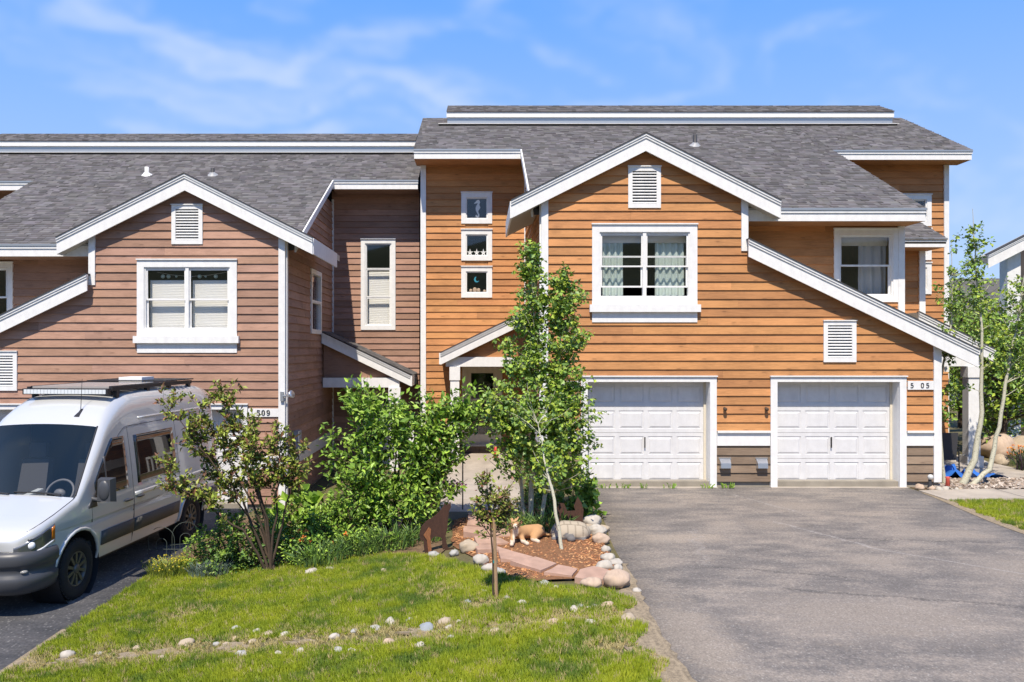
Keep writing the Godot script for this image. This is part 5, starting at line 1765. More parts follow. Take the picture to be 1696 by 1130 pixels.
func ornaments() -> void:
	# sitting coyote cut from rusty plate, head raised
	var st := S()
	var oc := [[0.465, 0.615], [0.445, 0.59], [0.40, 0.575], [0.37, 0.60], [0.36, 0.57], [0.33, 0.54], [0.29, 0.50], [0.22, 0.455], [0.15, 0.425], [0.08, 0.39], [0.02, 0.335], [-0.01, 0.26], [0.0, 0.18], [0.05, 0.16], [0.06, 0.08], [0.075, 0.0], [0.17, 0.0], [0.16, 0.10], [0.165, 0.17], [0.22, 0.205], [0.29, 0.195], [0.335, 0.17], [0.34, 0.06], [0.36, 0.0], [0.44, 0.0], [0.52, 0.035], [0.51, 0.055], [0.43, 0.05], [0.40, 0.12], [0.385, 0.20], [0.415, 0.29], [0.425, 0.40], [0.44, 0.50], [0.47, 0.55]]
	var pts := []
	for p in oc:
		pts.append(Vector3(p[0] - 0.22, p[1] * 1.2, 0))
	slab(st, pts, Vector3(0, 0, -0.012))
	var cy := mi("coyote_sculpture", done(st), M.rustplate)
	cy.position = Vector3(-0.66, gy(-0.66) - 0.01, -12.75)
	cy.rotation.y = 0.35
	tag(cy, "rusty metal howling coyote cut-out beside the lilac", "sculpture")
	st = S()
	slab(st, [Vector3(-0.17, 0.28, 0.002), Vector3(-0.09, 0.39, 0.002), Vector3(-0.06, 0.36, 0.002), Vector3(-0.07, 0.24, 0.002), Vector3(-0.05, 0.05, 0.002), Vector3(-0.1, 0.02, 0.002), Vector3(-0.12, 0.2, 0.002)], Vector3(0, 0, 0.012))
	mi("hind_leg", done(st), mat(Color(0.42, 0.17, 0.07), 0.8, M.soil.albedo_texture, Vector3(2, 2, 2), true), cy)
	# second plate animal, behind the stone turtle
	st = S()
	pts = []
	for p in [[0.0, -0.02], [0.05, 0.08], [0.045, 0.28], [0.09, 0.37], [0.15, 0.36], [0.19, 0.26], [0.30, 0.27], [0.28, 0.33], [0.33, 0.46], [0.38, 0.38], [0.41, 0.28], [0.39, 0.0], [0.32, 0.0], [0.30, 0.12], [0.17, 0.11], [0.15, 0.0], [0.08, 0.0], [0.05, -0.02]]:
		pts.append(Vector3(p[0] * 1.15 - 0.2, p[1] * 1.15, 0))
	slab(st, pts, Vector3(0, 0, -0.012))
	var bear := mi("animal_sculpture", done(st), M.rustplate)
	bear.position = Vector3(1.33, 0.0, -13.55)
	bear.rotation.y = -0.15
	tag(bear, "rusty metal animal cut-out behind the stone turtle by the aspen", "sculpture")
	# stone turtle
	var tm := blob_mesh([[Vector3(-0.07, 0.10, 0), Vector3(0.10, 0.10, 0.0), 0.215, 0.205], [Vector3(-0.03, 0.06, 0.2), Vector3(-0.01, 0.065, 0.30), 0.05, 0.062], [Vector3(-0.2, 0.03, 0.10), Vector3(-0.24, 0.03, 0.14), 0.06, 0.05], [Vector3(0.14, 0.02, 0.14), Vector3(0.18, 0.02, 0.18), 0.055, 0.045], [Vector3(-0.2, 0.03, -0.1), Vector3(-0.23, 0.02, -0.13), 0.05, 0.04], [Vector3(0.2, 0.03, -0.1), Vector3(0.25, 0.02, -0.12), 0.05, 0.04]],
		Vector3(-0.36, -0.06, -0.26), Vector3(0.36, 0.36, 0.42), 0.016, 0.03, func(p):
			if p.z > 0.21 or p.y < 0.07:
				return Color(0.15, 0.145, 0.14)
			var plate := fposmod(p.x * 9.0 + floorf(fposmod(p.z * 9.0, 2.0)) * 0.5, 1.0) < 0.14 or fposmod(p.z * 9.0, 1.0) < 0.14
			return Color(0.24, 0.20, 0.15) if plate else Color(0.40, 0.345, 0.26))
	var tu := mi("stone_turtle", tm, vmat(0.9))
	tu.position = Vector3(1.33, 0.01, -12.95)
	tu.scale = Vector3(1.0, 0.82, 1.0)
	tag(tu, "round stone turtle lying on the mulch by the slender trunk", "sculpture")
	# dog lying on the mulch, facing the lawn
	var caps := [[Vector3(0.02, 0.13, -0.02), Vector3(0.32, 0.12, -0.14), 0.095, 0.10], [Vector3(-0.03, 0.17, 0.05), Vector3(0.05, 0.14, -0.02), 0.085, 0.09], [Vector3(-0.05, 0.22, 0.08), Vector3(-0.055, 0.29, 0.10), 0.06, 0.065], [Vector3(-0.06, 0.275, 0.12), Vector3(-0.065, 0.245, 0.20), 0.045, 0.026],
		[Vector3(-0.105, 0.33, 0.09), Vector3(-0.12, 0.385, 0.085), 0.025, 0.008], [Vector3(-0.015, 0.33, 0.09), Vector3(0.005, 0.385, 0.085), 0.025, 0.008],
		[Vector3(-0.08, 0.10, 0.05), Vector3(-0.10, 0.035, 0.16), 0.04, 0.03], [Vector3(-0.10, 0.03, 0.16), Vector3(-0.13, 0.025, 0.30), 0.028, 0.03], [Vector3(0.04, 0.10, 0.05), Vector3(0.06, 0.035, 0.14), 0.04, 0.03], [Vector3(0.06, 0.03, 0.14), Vector3(0.10, 0.025, 0.27), 0.028, 0.03],
		[Vector3(0.30, 0.11, -0.05), Vector3(0.22, 0.05, 0.06), 0.075, 0.045], [Vector3(0.22, 0.035, 0.05), Vector3(0.28, 0.025, 0.15), 0.03, 0.028], [Vector3(0.38, 0.08, -0.2), Vector3(0.50, 0.05, -0.16), 0.035, 0.02]]
	var fur := func(p: Vector3) -> Color:
		if p.y < 0.06 and p.z > 0.08 or p.x > -0.09 and p.x < -0.01 and p.z > 0.10 and p.y < 0.23 or p.z > 0.175 and p.y > 0.2:
			return Color(0.62, 0.52, 0.40)
		return Color(0.46, 0.265, 0.125)
	var dog := mi("dog", blob_mesh(caps, Vector3(-0.2, -0.03, -0.32), Vector3(0.56, 0.42, 0.36), 0.0135, 0.035, fur), vmat(0.9))
	dog.position = Vector3(0.55, 0.005, -12.75)
	dog.rotation.y = 0.1
	tag(dog, "small tan dog with pale paws lying on the mulch", "dog")
	st = S()
	ball(st, Vector3(-0.065, 0.252, 0.226), Vector3(0.012, 0.009, 0.008), 5)
	mi("nose", done(st), M.black, dog)
	for sx in [-0.085, -0.03]:
		st = S()
		ball(st, Vector3(sx, 0.305, 0.153), Vector3(0.009, 0.009, 0.007), 5)
		mi("eye", done(st), M.black, dog)
	# wire edging hoops on the drive side
	for e in [[-5.15, -14.15, 0.0, "hooped green wire garden edging panel nearest the van's rear wheel"], [-4.9, -14.55, 0.5, "hooped wire garden edging panel behind the first one"]]:
		st = S()
		for r in [0.21, 0.085]:
			var pa := [Vector3(-r, 0, 0)]
			for k in 13:
				var a := PI - PI * k / 12.0
				pa.append(Vector3(cos(a) * r, 0.32 + (0.0 if r > 0.1 else -0.06) + sin(a) * r, 0))
			pa.append(Vector3(r, 0, 0))
			var ra := []
			for k in pa.size():
				ra.append(0.0045)
			tube(st, pa, ra, 5, false)
		tube(st, [Vector3(-0.24, 0.17, 0), Vector3(0.5, 0.17, 0)], [0.005, 0.005], 5, false)
		var hp := mi("wire_edging", done(st), mat(Color(0.06, 0.08, 0.07), 0.6))
		hp.position = Vector3(e[0], gy(e[0]) + 0.0, e[1])
		hp.rotation.y = e[2]
		tag(hp, e[3], "garden edging", "wire edging panels")
	# red marker by the door
	st = S()
	lathe(st, [[0.0, 0.0], [0.07, 0.0], [0.06, 0.05], [0.045, 0.2], [0.03, 0.28], [0.0, 0.29]], Vector3.ZERO, Vector3.UP, 12)
	var rd := mi("red_marker", done(st), mat(Color(0.55, 0.045, 0.04), 0.5))
	rd.position = Vector3(0.40, 0.02, -22.4)
	tag(rd, "small red upright marker on the walk by the cream front door", "marker")
	# shepherd's hook post at the walk
	st = S()
	tube(st, [Vector3(0, -0.05, 0), Vector3(0, 0.95, 0), Vector3(-0.05, 1.05, 0), Vector3(-0.14, 1.05, 0), Vector3(-0.18, 0.98, 0)], [0.012, 0.012, 0.01, 0.01, 0.008], 6)
	var hk := mi("garden_hook", done(st), M.dark)
	hk.position = Vector3(-0.30, gy(-0.3), -15.2)
	tag(hk, "slim dark metal garden hook beside the concrete walk", "garden hook")
	# white porch railing behind the lilac
	var rl := thing("porch_railing", "white baluster railing behind the lilac bush", "railing", Vector3(-1.1, 0.0, -21.2))
	box("rail", Vector3(-0.5, 0.92, -0.03), Vector3(0.45, 0.99, 0.03), M.white, rl)
	box("rail", Vector3(-0.5, 0.12, -0.03), Vector3(0.45, 0.18, 0.03), M.white, rl)
	for k in 8:
		box("baluster", Vector3(-0.46 + k * 0.125, 0.18, -0.02), Vector3(-0.42 + k * 0.125, 0.92, 0.02), M.white, rl)
	box("newel", Vector3(-0.62, -0.1, -0.06), Vector3(-0.5, 1.1, 0.06), M.white, rl)

# ================= fittings, window things =================
func right_frame() -> void:
	mir = false
	hdy = 0.0
	hdd = 0.0
	horg = Vector3.ZERO

func left_frame() -> void:
	mir = true
	hdy = -0.62
	hdd = 0.93
	horg = Vector3.ZERO

func number(text: String, at: Vector3, parent: Node3D, serif: bool) -> void:
	var f := SystemFont.new()
	f.font_names = PackedStringArray(["Droid Serif" if serif else "Droid Sans"])
	f.font_weight = 700 if serif else 400
	var x := 0.0
	for ch in text:
		if ch != " ":
			var tm := TextMesh.new()
			tm.text = ch
			tm.font = f
			tm.font_size = 64
			tm.pixel_size = 0.152 / 64.0 if serif else 0.135 / 64.0
			tm.depth = 0.012
			var o := mi("address_digit", tm, M.black, parent)
			o.position = at + Vector3(x, 0, 0.007) - parent.position
		x += 0.105

func roof_vents() -> void:
	# x, depth, height above the roof plane, colour
	left_frame()
	for e in [[6.25, 23.1, 0.20, "white pipe vent on the left roof", M.white], [4.44, 23.1, 0.17, "short black pipe vent on the left roof", M.dark]]:
		roof_pipe(e)
	right_frame()
	roof_pipe([5.65, 23.0, 0.26, "black pipe vent on the orange house roof", M.dark])

func roof_pipe(e: Array) -> void:
	var y: float = 5.66 + (e[1] - 17.8) * 0.478
	var st := S()
	lathe(st, [[0.055, -0.12], [0.055, e[2]], [0.045, e[2]], [0.045, 0.0]], Vector3.ZERO, Vector3.UP, 14)
	var o := mi("pipe_vent", done(st), e[4])
	o.position = P(e[0], y + 0.02, e[1])
	tag(o, e[3], "vent", "roof pipe vents")
	st = S()
	lathe(st, [[0.15, 0.0], [0.09, 0.045], [0.056, 0.09]], Vector3(0, -0.02, 0), Vector3(0, 0.902, 0.431), 14)
	mi("flashing", done(st), M.greytrim if e[4] == M.dark else M.white, o)

func wall_fittings() -> void:
	right_frame()
	number("5 05", Vector3(8.70, 2.072, -17.63), house_r, false)
	number("507", Vector3(1.55, 2.072, -17.63), house_r, false)
	left_frame()
	number("509", P(1.80, 2.072, 17.63), house_l, true)
	right_frame()
	for e in [[4.94, "bright metal dryer vent hood beside the left garage door"], [5.68, "dull metal dryer vent hood beside the right garage door"]]:
		var st := S()
		var x: float = e[0]
		hexa(st, [Vector3(-0.10, -0.08, 0.11), Vector3(-0.10, 0.02, 0.10), Vector3(0.10, 0.02, 0.10), Vector3(0.10, -0.08, 0.11), Vector3(-0.115, -0.10, -0.01), Vector3(-0.115, 0.11, -0.01), Vector3(0.115, 0.11, -0.01), Vector3(0.115, -0.10, -0.01)])
		var o := mi("dryer_vent", done(st), M.galv)
		o.position = Vector3(x, 0.49, -17.66)
		tag(o, e[1], "vent", "dryer vent hoods")
		st = S()
		bx(st, Vector3(-0.125, 0.10, -0.012), Vector3(0.125, 0.125, 0.012))
		mi("flange", done(st), M.galv, o)
	for e in [[4.93, "left one of the two small dark wall lamps between the garages"], [5.765, "right one of the two small dark wall lamps between the garages"]]:
		var st := S()
		lathe(st, [[0.0, 0.10], [0.028, 0.098], [0.038, 0.07], [0.03, 0.03], [0.022, -0.02]], Vector3.ZERO, Vector3(0, -0.25, 0.97), 12)
		var o := mi("wall_lamp", done(st), M.bark)
		o.position = Vector3(e[0], 1.61, -17.645)
		tag(o, e[1], "lamp", "small wall lamps")
	# floodlight on the left house corner
	left_frame()
	var fl := thing("floodlight", "grey metal floodlight with bracket on the corner of the red-brown house", "lamp", P(1.29, 2.42, 17.60))
	box("bracket", Vector3(-0.035, -0.10, -0.02), Vector3(0.035, 0.10, 0.03), M.flash, fl)
	var st := S()
	tube(st, [Vector3(0.03, 0.0, 0.02), Vector3(0.12, 0.02, 0.06)], [0.02, 0.02], 8)
	mi("arm", done(st), M.flash, fl)
	st = S()
	lathe(st, [[0.03, 0.0], [0.04, 0.05], [0.085, 0.14], [0.075, 0.15], [0.0, 0.145]], Vector3(0.12, 0.02, 0.06), Vector3(0.82, 0.25, 0.5).normalized(), 14)
	mi("lamp_head", done(st), M.galv, fl)
	# globe light by the left door
	st = S()
	ball(st, Vector3(0, 0, 0.1), Vector3(0.10, 0.12, 0.10), 10)
	var gl := mi("globe_light", done(st), mat(Color(0.66, 0.60, 0.46), 0.3))
	gl.position = P(0.75, 2.21, 23.53)
	tag(gl, "cream globe light on the wall beside the left front door", "lamp")
	st = S()
	lathe(st, [[0.07, 0.0], [0.07, 0.04], [0.03, 0.07]], Vector3(0, 0.12, 0.0), Vector3(0, 0, 1), 12)
	mi("base", done(st), M.cream, gl)
	# meter box with its cable
	var mb := thing("meter_box", "grey-white electrical box with hanging cable on the red-brown side wall", "electrical box", P(1.20, 1.42, 18.45))
	box("cover", Vector3(0.0, -0.2, -0.14), Vector3(0.12, 0.2, 0.14), M.greytrim, mb)
	st = S()
	tube(st, [Vector3(0.06, -0.2, 0.05), Vector3(0.10, -0.5, 0.0), Vector3(0.08, -0.75, 0.1), Vector3(0.05, -0.92, 0.2)], [0.012, 0.012, 0.012, 0.012], 6)
	mi("cable", done(st), M.black, mb)
	st = S()
	lathe(st, [[0.0, 0.0], [0.06, 0.0], [0.055, 0.24], [0.0, 0.26]], Vector3.ZERO, Vector3.UP, 10)
	var rc := mi("red_reel", done(st), mat(Color(0.5, 0.08, 0.035), 0.5))
	rc.position = P(1.12, 0.42, 18.25)
	tag(rc, "red plastic cable reel below the electrical box on the side wall", "reel")
	# path light at the right corner
	right_frame()
	var pl := thing("path_light", "small dark path light with pale globe by the right garage corner", "lamp", Vector3(8.92, 0.0, -17.35))
	st = S()
	tube(st, [Vector3(0, -0.02, 0), Vector3(0, 0.22, 0)], [0.05, 0.03], 8)
	mi("stake", done(st), M.dark, pl)
	st = S()
	ball(st, Vector3(0, 0.27, 0.02), Vector3(0.055, 0.055, 0.055), 8)
	mi("globe", done(st), mat(Color(0.55, 0.56, 0.55), 0.2), pl)

func curtain(called: String, label: String, x0: float, x1: float, y0: float, y1: float, d: float, m: Material, category: String, folds: float, deep := 0.03, pleats := false) -> void:
	var rows := []
	var n := 60 if pleats else 36
	if pleats:
		for i in n + 1:
			var y := lerpf(y0, y1, float(i) / n)
			rows.append([P(x0, y, d + (0.009 if i % 2 == 0 else -0.009)), P(x1, y, d + (0.009 if i % 2 == 0 else -0.009))])
	else:
		for y in [y0, (y0 + y1) * 0.5, y1]:
			var r := []
			for i in n + 1:
				var f := float(i) / n
				r.append(P(lerpf(x0, x1, f), y, d + sin(f * TAU * folds + y * 0.6) * deep * (1.15 - 0.3 * (y - y0) / (y1 - y0))))
			rows.append(r)
	var o := sheet(called, rows, m)
	tag(o, label, category)

func flat_shape(called: String, pts: Array, at: Vector3, m: Material, label: String, category: String, group := "", thick := 0.012) -> MeshInstance3D:
	var st := S()
	var v := []
	for p in pts:
		v.append(Vector3(p[0], p[1], 0))
	slab(st, v, Vector3(0, 0, -thick))
	var o := mi(called, done(st), m)
	o.position = at
	tag(o, label, category, group)
	return o

func window_things() -> void:
	right_frame()
	curtain("curtain", "pale green curtain at the left of the orange gable window", 2.48, 2.92, 3.84, 5.02, 17.90, M.curtain, "curtain", 3.5)
	curtain("curtain", "pale green curtain at the right of the orange gable window", 3.58, 4.17, 3.84, 5.02, 17.90, M.curtain, "curtain", 4.5)
	curtain("roller_shade", "rolled beige shade across the top of the orange gable window", 2.44, 4.2, 4.97, 5.12, 17.86, M.cream, "blind", 1.0, 0.004)
	curtain("curtain", "grey sheer curtain in the shaded window above the lower roof", 8.15, 8.74, 3.9, 5.1, 18.85, mat(Color(0.42, 0.43, 0.44), 0.9), "curtain", 3.0)
	curtain("roller_shade", "tan shade at the top of the shaded window", 7.62, 8.76, 5.02, 5.2, 18.82, M.cream, "blind", 1.0, 0.004)
	# ornaments in the three small windows
	var white := mat(Color(0.78, 0.78, 0.76), 0.7)
	var sea := [[0.02, 0.235], [0.065, 0.24], [0.095, 0.215], [0.10, 0.16], [0.08, 0.11], [0.10, 0.06], [0.105, 0.02], [0.085, -0.01], [0.055, -0.06], [0.06, -0.11], [0.085, -0.16], [0.08, -0.215], [0.045, -0.24], [0.0, -0.235], [-0.025, -0.20], [-0.015, -0.165], [0.015, -0.165], [0.02, -0.19], [0.045, -0.185], [0.04, -0.15], [0.01, -0.10], [-0.015, -0.04], [-0.02, 0.02], [0.0, 0.08], [0.03, 0.13], [0.035, 0.155], [-0.02, 0.14], [-0.055, 0.13], [-0.06, 0.15], [-0.02, 0.185]]
	flat_shape("seahorse_ornament", sea, Vector3(-0.10, 6.59, -23.645), white, "white seahorse cut-out in the top small tower window", "ornament")
	for k in 3:
		var star := []
		for j in 10:
			var a := PI / 2 + TAU * j / 10.0
			var r := (0.095 if j % 2 == 0 else 0.034)
			star.append([cos(a) * r, sin(a) * r * 1.15])
		flat_shape("starfish_ornament", star, Vector3(-0.27 + k * 0.18, 5.405, -23.645), white, "white starfish on the sill of the middle small window, %s of three" % ["left", "middle", "right"][k], "ornament", "starfish on the middle sill")
	var moon := []
	for j in 15:
		var a := lerpf(2.0, 5.6, j / 14.0)
		moon.append([cos(a) * 0.07, sin(a) * 0.08])
	for j in 15:
		var a := lerpf(5.6, 2.0, j / 14.0)
		moon.append([0.022 + cos(a) * 0.05, 0.012 + sin(a) * 0.062])
	flat_shape("moon_ornament", moon, Vector3(-0.09, 4.68, -23.645), mat(Color(0.05, 0.36, 0.5), 0.3), "hanging blue glass crescent in the lowest small window", "ornament")
	for e in [[-0.25, 0.045, 0.05], [-0.14, 0.06, 0.07], [-0.04, 0.05, 0.06], [0.12, 0.04, 0.04]]:
		var st := S()
		ball(st, Vector3.ZERO, Vector3(e[1], e[2], 0.04), 6)
		var o := mi("seashell", done(st), M.rock_p)
		o.position = Vector3(e[0], 4.33 + e[2], -23.70)
		tag(o, "seashell on the sill of the lowest small window, %s" % ("far right" if e[0] > 0.0 else "leftmost" if e[0] < -0.2 else "second from left" if e[0] < -0.1 else "third from left"), "seashell", "shells on the lowest sill")
	left_frame()
	curtain("pleated_blind", "white pleated blind in the left half of the red-brown gable window", 3.37, 4.18, 3.86, 4.90, 17.86, M.blind, "blind", 1.0, 0.0, true)
	curtain("pleated_blind", "white pleated blind in the right half of the red-brown gable window", 2.46, 3.27, 3.86, 4.90, 17.86, M.blind, "blind", 1.0, 0.0, true)
	curtain("pleated_blind", "white blind in the lower lights of the tall narrow window", -0.36, 0.26, 4.1, 5.60, 23.78, M.blind, "blind", 1.0, 0.0, true)
	curtain("pleated_blind", "white blind behind the side wall window", 1.32, 1.34, 3.95, 5.0, 21.5, M.blind, "blind", 1.0, 0.0, true)
	var garl := thing("bulb_garland", "string of pale globe ornaments across the top of the red-brown gable window", "garland", P(3.32, 5.02, 17.95))
	var st2 := S()
	tube(st2, [Vector3(-0.75, 0.06, 0), Vector3(-0.4, 0.0, 0), Vector3(0.0, -0.03, 0), Vector3(0.4, 0.0, 0), Vector3(0.75, 0.06, 0)], [0.004, 0.004, 0.004, 0.004, 0.004], 4, false)
	mi("cord", done(st2), white, garl)
	for x in [-0.62, -0.5, -0.33, 0.17, 0.3, 0.52]:
		st2 = S()
		ball(st2, Vector3(x, -0.03, 0), Vector3.ONE * (0.045 if absf(x) > 0.45 or x == 0.17 else 0.025), 6)
		mi("globe", done(st2), mat(Color(0.5, 0.66, 0.66), 0.3), garl)

# ================= stones =================
func rock_mesh(sd: int) -> ArrayMesh:
	var n := noise_at(sd, 0.9, 3)
	var st := S()
	st.set_smooth_group(0)
	var N := 9
	for i in N:
		for j in N * 2:
			var q := []
			for e in [[i, j], [i + 1, j], [i + 1, j + 1], [i, j + 1]]:
				var th: float = PI * e[0] / N
				var ph: float = PI * (e[1] % (N * 2)) / N
				var d := Vector3(sin(th) * cos(ph), cos(th), sin(th) * sin(ph))
				q.append(d * (1.0 + n.get_noise_3d(d.x * 1.3, d.y * 1.3, d.z * 1.3) * 0.36))
			quad(st, q[0], q[1], q[2], q[3])
	return done(st)

func ordinal(n: int) -> String:
	var s := "th"
	if n % 100 < 11 or n % 100 > 13:
		s = {1: "st", 2: "nd", 3: "rd"}.get(n % 10, "th")
	return str(n) + s

func flagstones_and_rocks() -> void:
	var fp := Node3D.new()
	fp.name = "flagstone_path"
	add_child(fp)
	structure(fp)
	for f in FLAGS:
		var pts := []
		for k in f.size():
			var a: Array = f[k]
			var b: Array = f[(k + 1) % f.size()]
			pts.append(Vector3(a[0], 0.0, a[1]))
			pts.append(Vector3(lerpf(a[0], b[0], 0.5) + rng.randf_range(-0.02, 0.02), 0.0, lerpf(a[1], b[1], 0.5) + rng.randf_range(-0.03, 0.03)))
		var c := Vector3.ZERO
		for p in pts:
			c += p / pts.size()
		var top := []
		for p in pts:
			var q = c + (p - c) * 0.96
			q.y = maxf(gy(c.x), -0.06) + 0.065 + rng.randf_range(-0.004, 0.004)
			top.append(q)
		var st := S()
		slab(st, top, Vector3(0, -0.09, 0))
		mi("flagstone", done(st), M.flag, fp)
	var kinds := []
	for k in 7:
		kinds.append(rock_mesh(100 + k))
	var names := {"w": "pale cream", "g": "grey", "b": "blue-grey", "t": "tan", "p": "pinkish", "d": "dark", "n": "brown"}
	for set in [[LAWN, "lawn stones", "lying in the grass"], [EDGE, "garden edging stones", "edging the path and drive"]]:
		var l: Array = set[0].duplicate()
		l.sort_custom(func(a, b): return a[0] < b[0])
		for k in l.size():
			var e: Array = l[k]
			var o := mi("river_stone", kinds[rng.randi_range(0, 6)], M["rock_" + e[3]])
			var s: float = e[2] * 1.12
			o.scale = Vector3(s, s * rng.randf_range(0.55, 0.8), s * rng.randf_range(0.7, 1.0))
			o.rotation.y = rng.randf() * TAU if s < 0.1 else rng.randf_range(-0.4, 0.4)
			o.position = Vector3(e[0], gy(e[0]) + s * (0.2 if set[1] == "lawn stones" else 0.5), e[1])
			tag(o, "%s river stone %s, %s from the left" % [names[e[3]], set[2], ordinal(k + 1)], "stone", set[1])

# ================= right-hand corner =================
func chips(called: String, label: String, n: int, place: Callable, size: Vector3, cols: Array) -> void:
	var st := S()
	bx(st, Vector3(-0.5, -0.5, -0.5), Vector3(0.5, 0.5, 0.5))
	var mm := MultiMesh.new()
	mm.transform_format = MultiMesh.TRANSFORM_3D
	mm.use_colors = true
	mm.mesh = done(st)
	mm.instance_count = n
	for k in n:
		var b := Basis.from_euler(Vector3(rng.randf_range(-0.5, 0.5), rng.randf() * TAU, rng.randf_range(-0.5, 0.5)))
		var s := size * rng.randf_range(0.5, 1.3)
		mm.set_instance_transform(k, Transform3D(b.scaled_local(s), place.call()))
		mm.set_instance_color(k, tint(cols))
	var o := MultiMeshInstance3D.new()
	o.name = numbered(called)
	o.multimesh = mm
	o.material_override = vmat(0.95)
	add_child(o)
	o.set_meta("kind", "stuff")
	tag(o, label, called.replace("_", " "))

func right_corner() -> void:
	# multi-stemmed aspens with few leaves
	var stems := [
		[[Vector3(0.0, -0.05, 0), 0.08], [Vector3(0.28, 0.55, 0), 0.062], [Vector3(0.42, 1.5, 0), 0.045], [Vector3(0.45, 3.2, 0), 0.025], [Vector3(0.36, 4.6, -0.1), 0.015], [Vector3(0.30, 5.7, -0.1), 0.004]],
		[[Vector3(0.12, -0.05, 0.08), 0.055], [Vector3(0.55, 0.35, 0.05), 0.05], [Vector3(0.78, 1.2, 0), 0.04], [Vector3(0.98, 2.4, 0), 0.03], [Vector3(1.25, 3.9, 0), 0.012], [Vector3(1.35, 4.6, 0), 0.004]],
		[[Vector3(-0.28, -0.05, -0.1), 0.042], [Vector3(-0.38, 0.9, -0.1), 0.036], [Vector3(-0.36, 2.2, -0.1), 0.024], [Vector3(-0.1, 3.6, -0.1), 0.012], [Vector3(-0.2, 5.0, 0), 0.004]]]
	var ends := []
	for e in [[Vector3(0.3, 4.9, -0.1), Vector3(0.4, 0.75, 0.4), 30], [Vector3(0.15, 4.0, -0.1), Vector3(0.6, 0.7, 0.5), 34], [Vector3(1.2, 3.9, 0), Vector3(0.6, 0.7, 0.5), 40], [Vector3(0.8, 3.0, 0), Vector3(0.75, 0.6, 0.5), 34], [Vector3(-0.15, 3.5, 0), Vector3(0.3, 1.2, 0.3), 22], [Vector3(-0.2, 1.9, 0.1), Vector3(0.25, 0.8, 0.2), 12], [Vector3(1.3, 2.6, 0), Vector3(0.5, 0.6, 0.5), 22]]:
		for k in e[2]:
			ends.append(in_blob(e[0], e[1]))
	woody("aspen_tree", "airy three-stemmed pale-barked aspen at the right corner of the orange house", "tree", Vector3(9.86, 0, -17.95), stems, ends, {"leaf": 0.07, "wide": 0.85, "per": 20, "cols": G_ASPEN, "bark": M.aspenbark, "scatter": 0.06, "droop": -0.4, "bare": 0.35})
	# dense shrubs and trees behind the porch
	for e in [[13.6, -22.8, 1.5, 3.9, "leafy green tree just right of the porch post", G_ASPEN], [15.0, -25.5, 2.2, 4.3, "bushy bright green tree behind the porch, furthest right", G_LILAC], [13.2, -27.5, 2.0, 3.0, "leafy green tree seen through the porch", G_LILAC], [17.0, -31.0, 2.6, 5.6, "tall green tree before the far grey house", G_ASPEN], [12.3, -30.0, 1.8, 2.3, "rounded hedge shrub behind the porch chair", G_LILAC], [11.6, -25.2, 1.0, 1.3, "low green shrub seen beneath the porch beam", G_LILAC]]:
		var st2 := [[[Vector3(0, -0.1, 0), 0.09], [Vector3(0.1, e[3] * 0.5, 0), 0.06], [Vector3(0, e[3] * 0.9, 0), 0.02]]]
		var en := []
		for k in 190:
			en.append(in_blob(Vector3(0, e[3] * 0.56, 0), Vector3(e[2], e[3] * 0.46, e[2] * 0.8), 0.33))
		woody("leafy_tree", e[4], "tree", Vector3(e[0], 0, e[1]), st2, en, {"leaf": 0.13, "wide": 0.65, "per": 17, "cols": e[5], "scatter": 0.2, "bare": 0.3})
	# spruce at the frame's edge
	var sp := [[[Vector3(0, -0.1, 0), 0.10], [Vector3(0, 1.6, 0), 0.07], [Vector3(0, 4.3, 0), 0.01]]]
	var se := []
	for k in 210:
		var h := pow(rng.randf(), 0.9)
		var a := rng.randf() * TAU
		var r := (1.0 - h) * 1.35 * rng.randf_range(0.6, 1.05)
		se.append(Vector3(cos(a) * r, 0.5 + h * 3.7 - r * 0.12, sin(a) * r))
	woody("spruce_tree", "dark green spruce at the right edge of the view", "tree", Vector3(12.95, 0, -18.6), sp, se, {"leaf": 0.055, "wide": 0.16, "per": 60, "cols": [Color(0.05, 0.09, 0.035), Color(0.07, 0.125, 0.04), Color(0.10, 0.17, 0.05)], "scatter": 0.045, "bare": 0.12})
	# bark chip bed, stones, boulders
	chips("bark_chips", "grey-brown bark chips in the bed at the right corner", 2600, func(): return Vector3(rng.randf_range(9.15, 11.9), 0.015 + rng.randf() * 0.03, rng.randf_range(-18.75, -17.43)), Vector3(0.085, 0.018, 0.04), [Color(0.26, 0.20, 0.15), Color(0.36, 0.30, 0.25), Color(0.17, 0.13, 0.10), Color(0.45, 0.40, 0.34)])
	var st := S()
	bx(st, Vector3(8.7, -0.1, -19.2), Vector3(11.18, 0.012, -17.40))
	structure(mi("bark_bed", done(st), M.soil))
	chips("mulch_chips", "reddish-brown shredded mulch beside the flagstone path", 3200, func():
		var z := rng.randf_range(-15.3, -10.75)
		var a := lerpf(-0.4, 0.35, sm(-13.5, -10.6, z))
		var x := rng.randf_range(a, drive_left(z) - 0.15)
		return Vector3(x, gy(x) + 0.03, z), Vector3(0.06, 0.008, 0.014), [Color(0.38, 0.17, 0.07), Color(0.26, 0.11, 0.05), Color(0.50, 0.27, 0.12)])
	var kinds := [rock_mesh(301), rock_mesh(302), rock_mesh(303)]
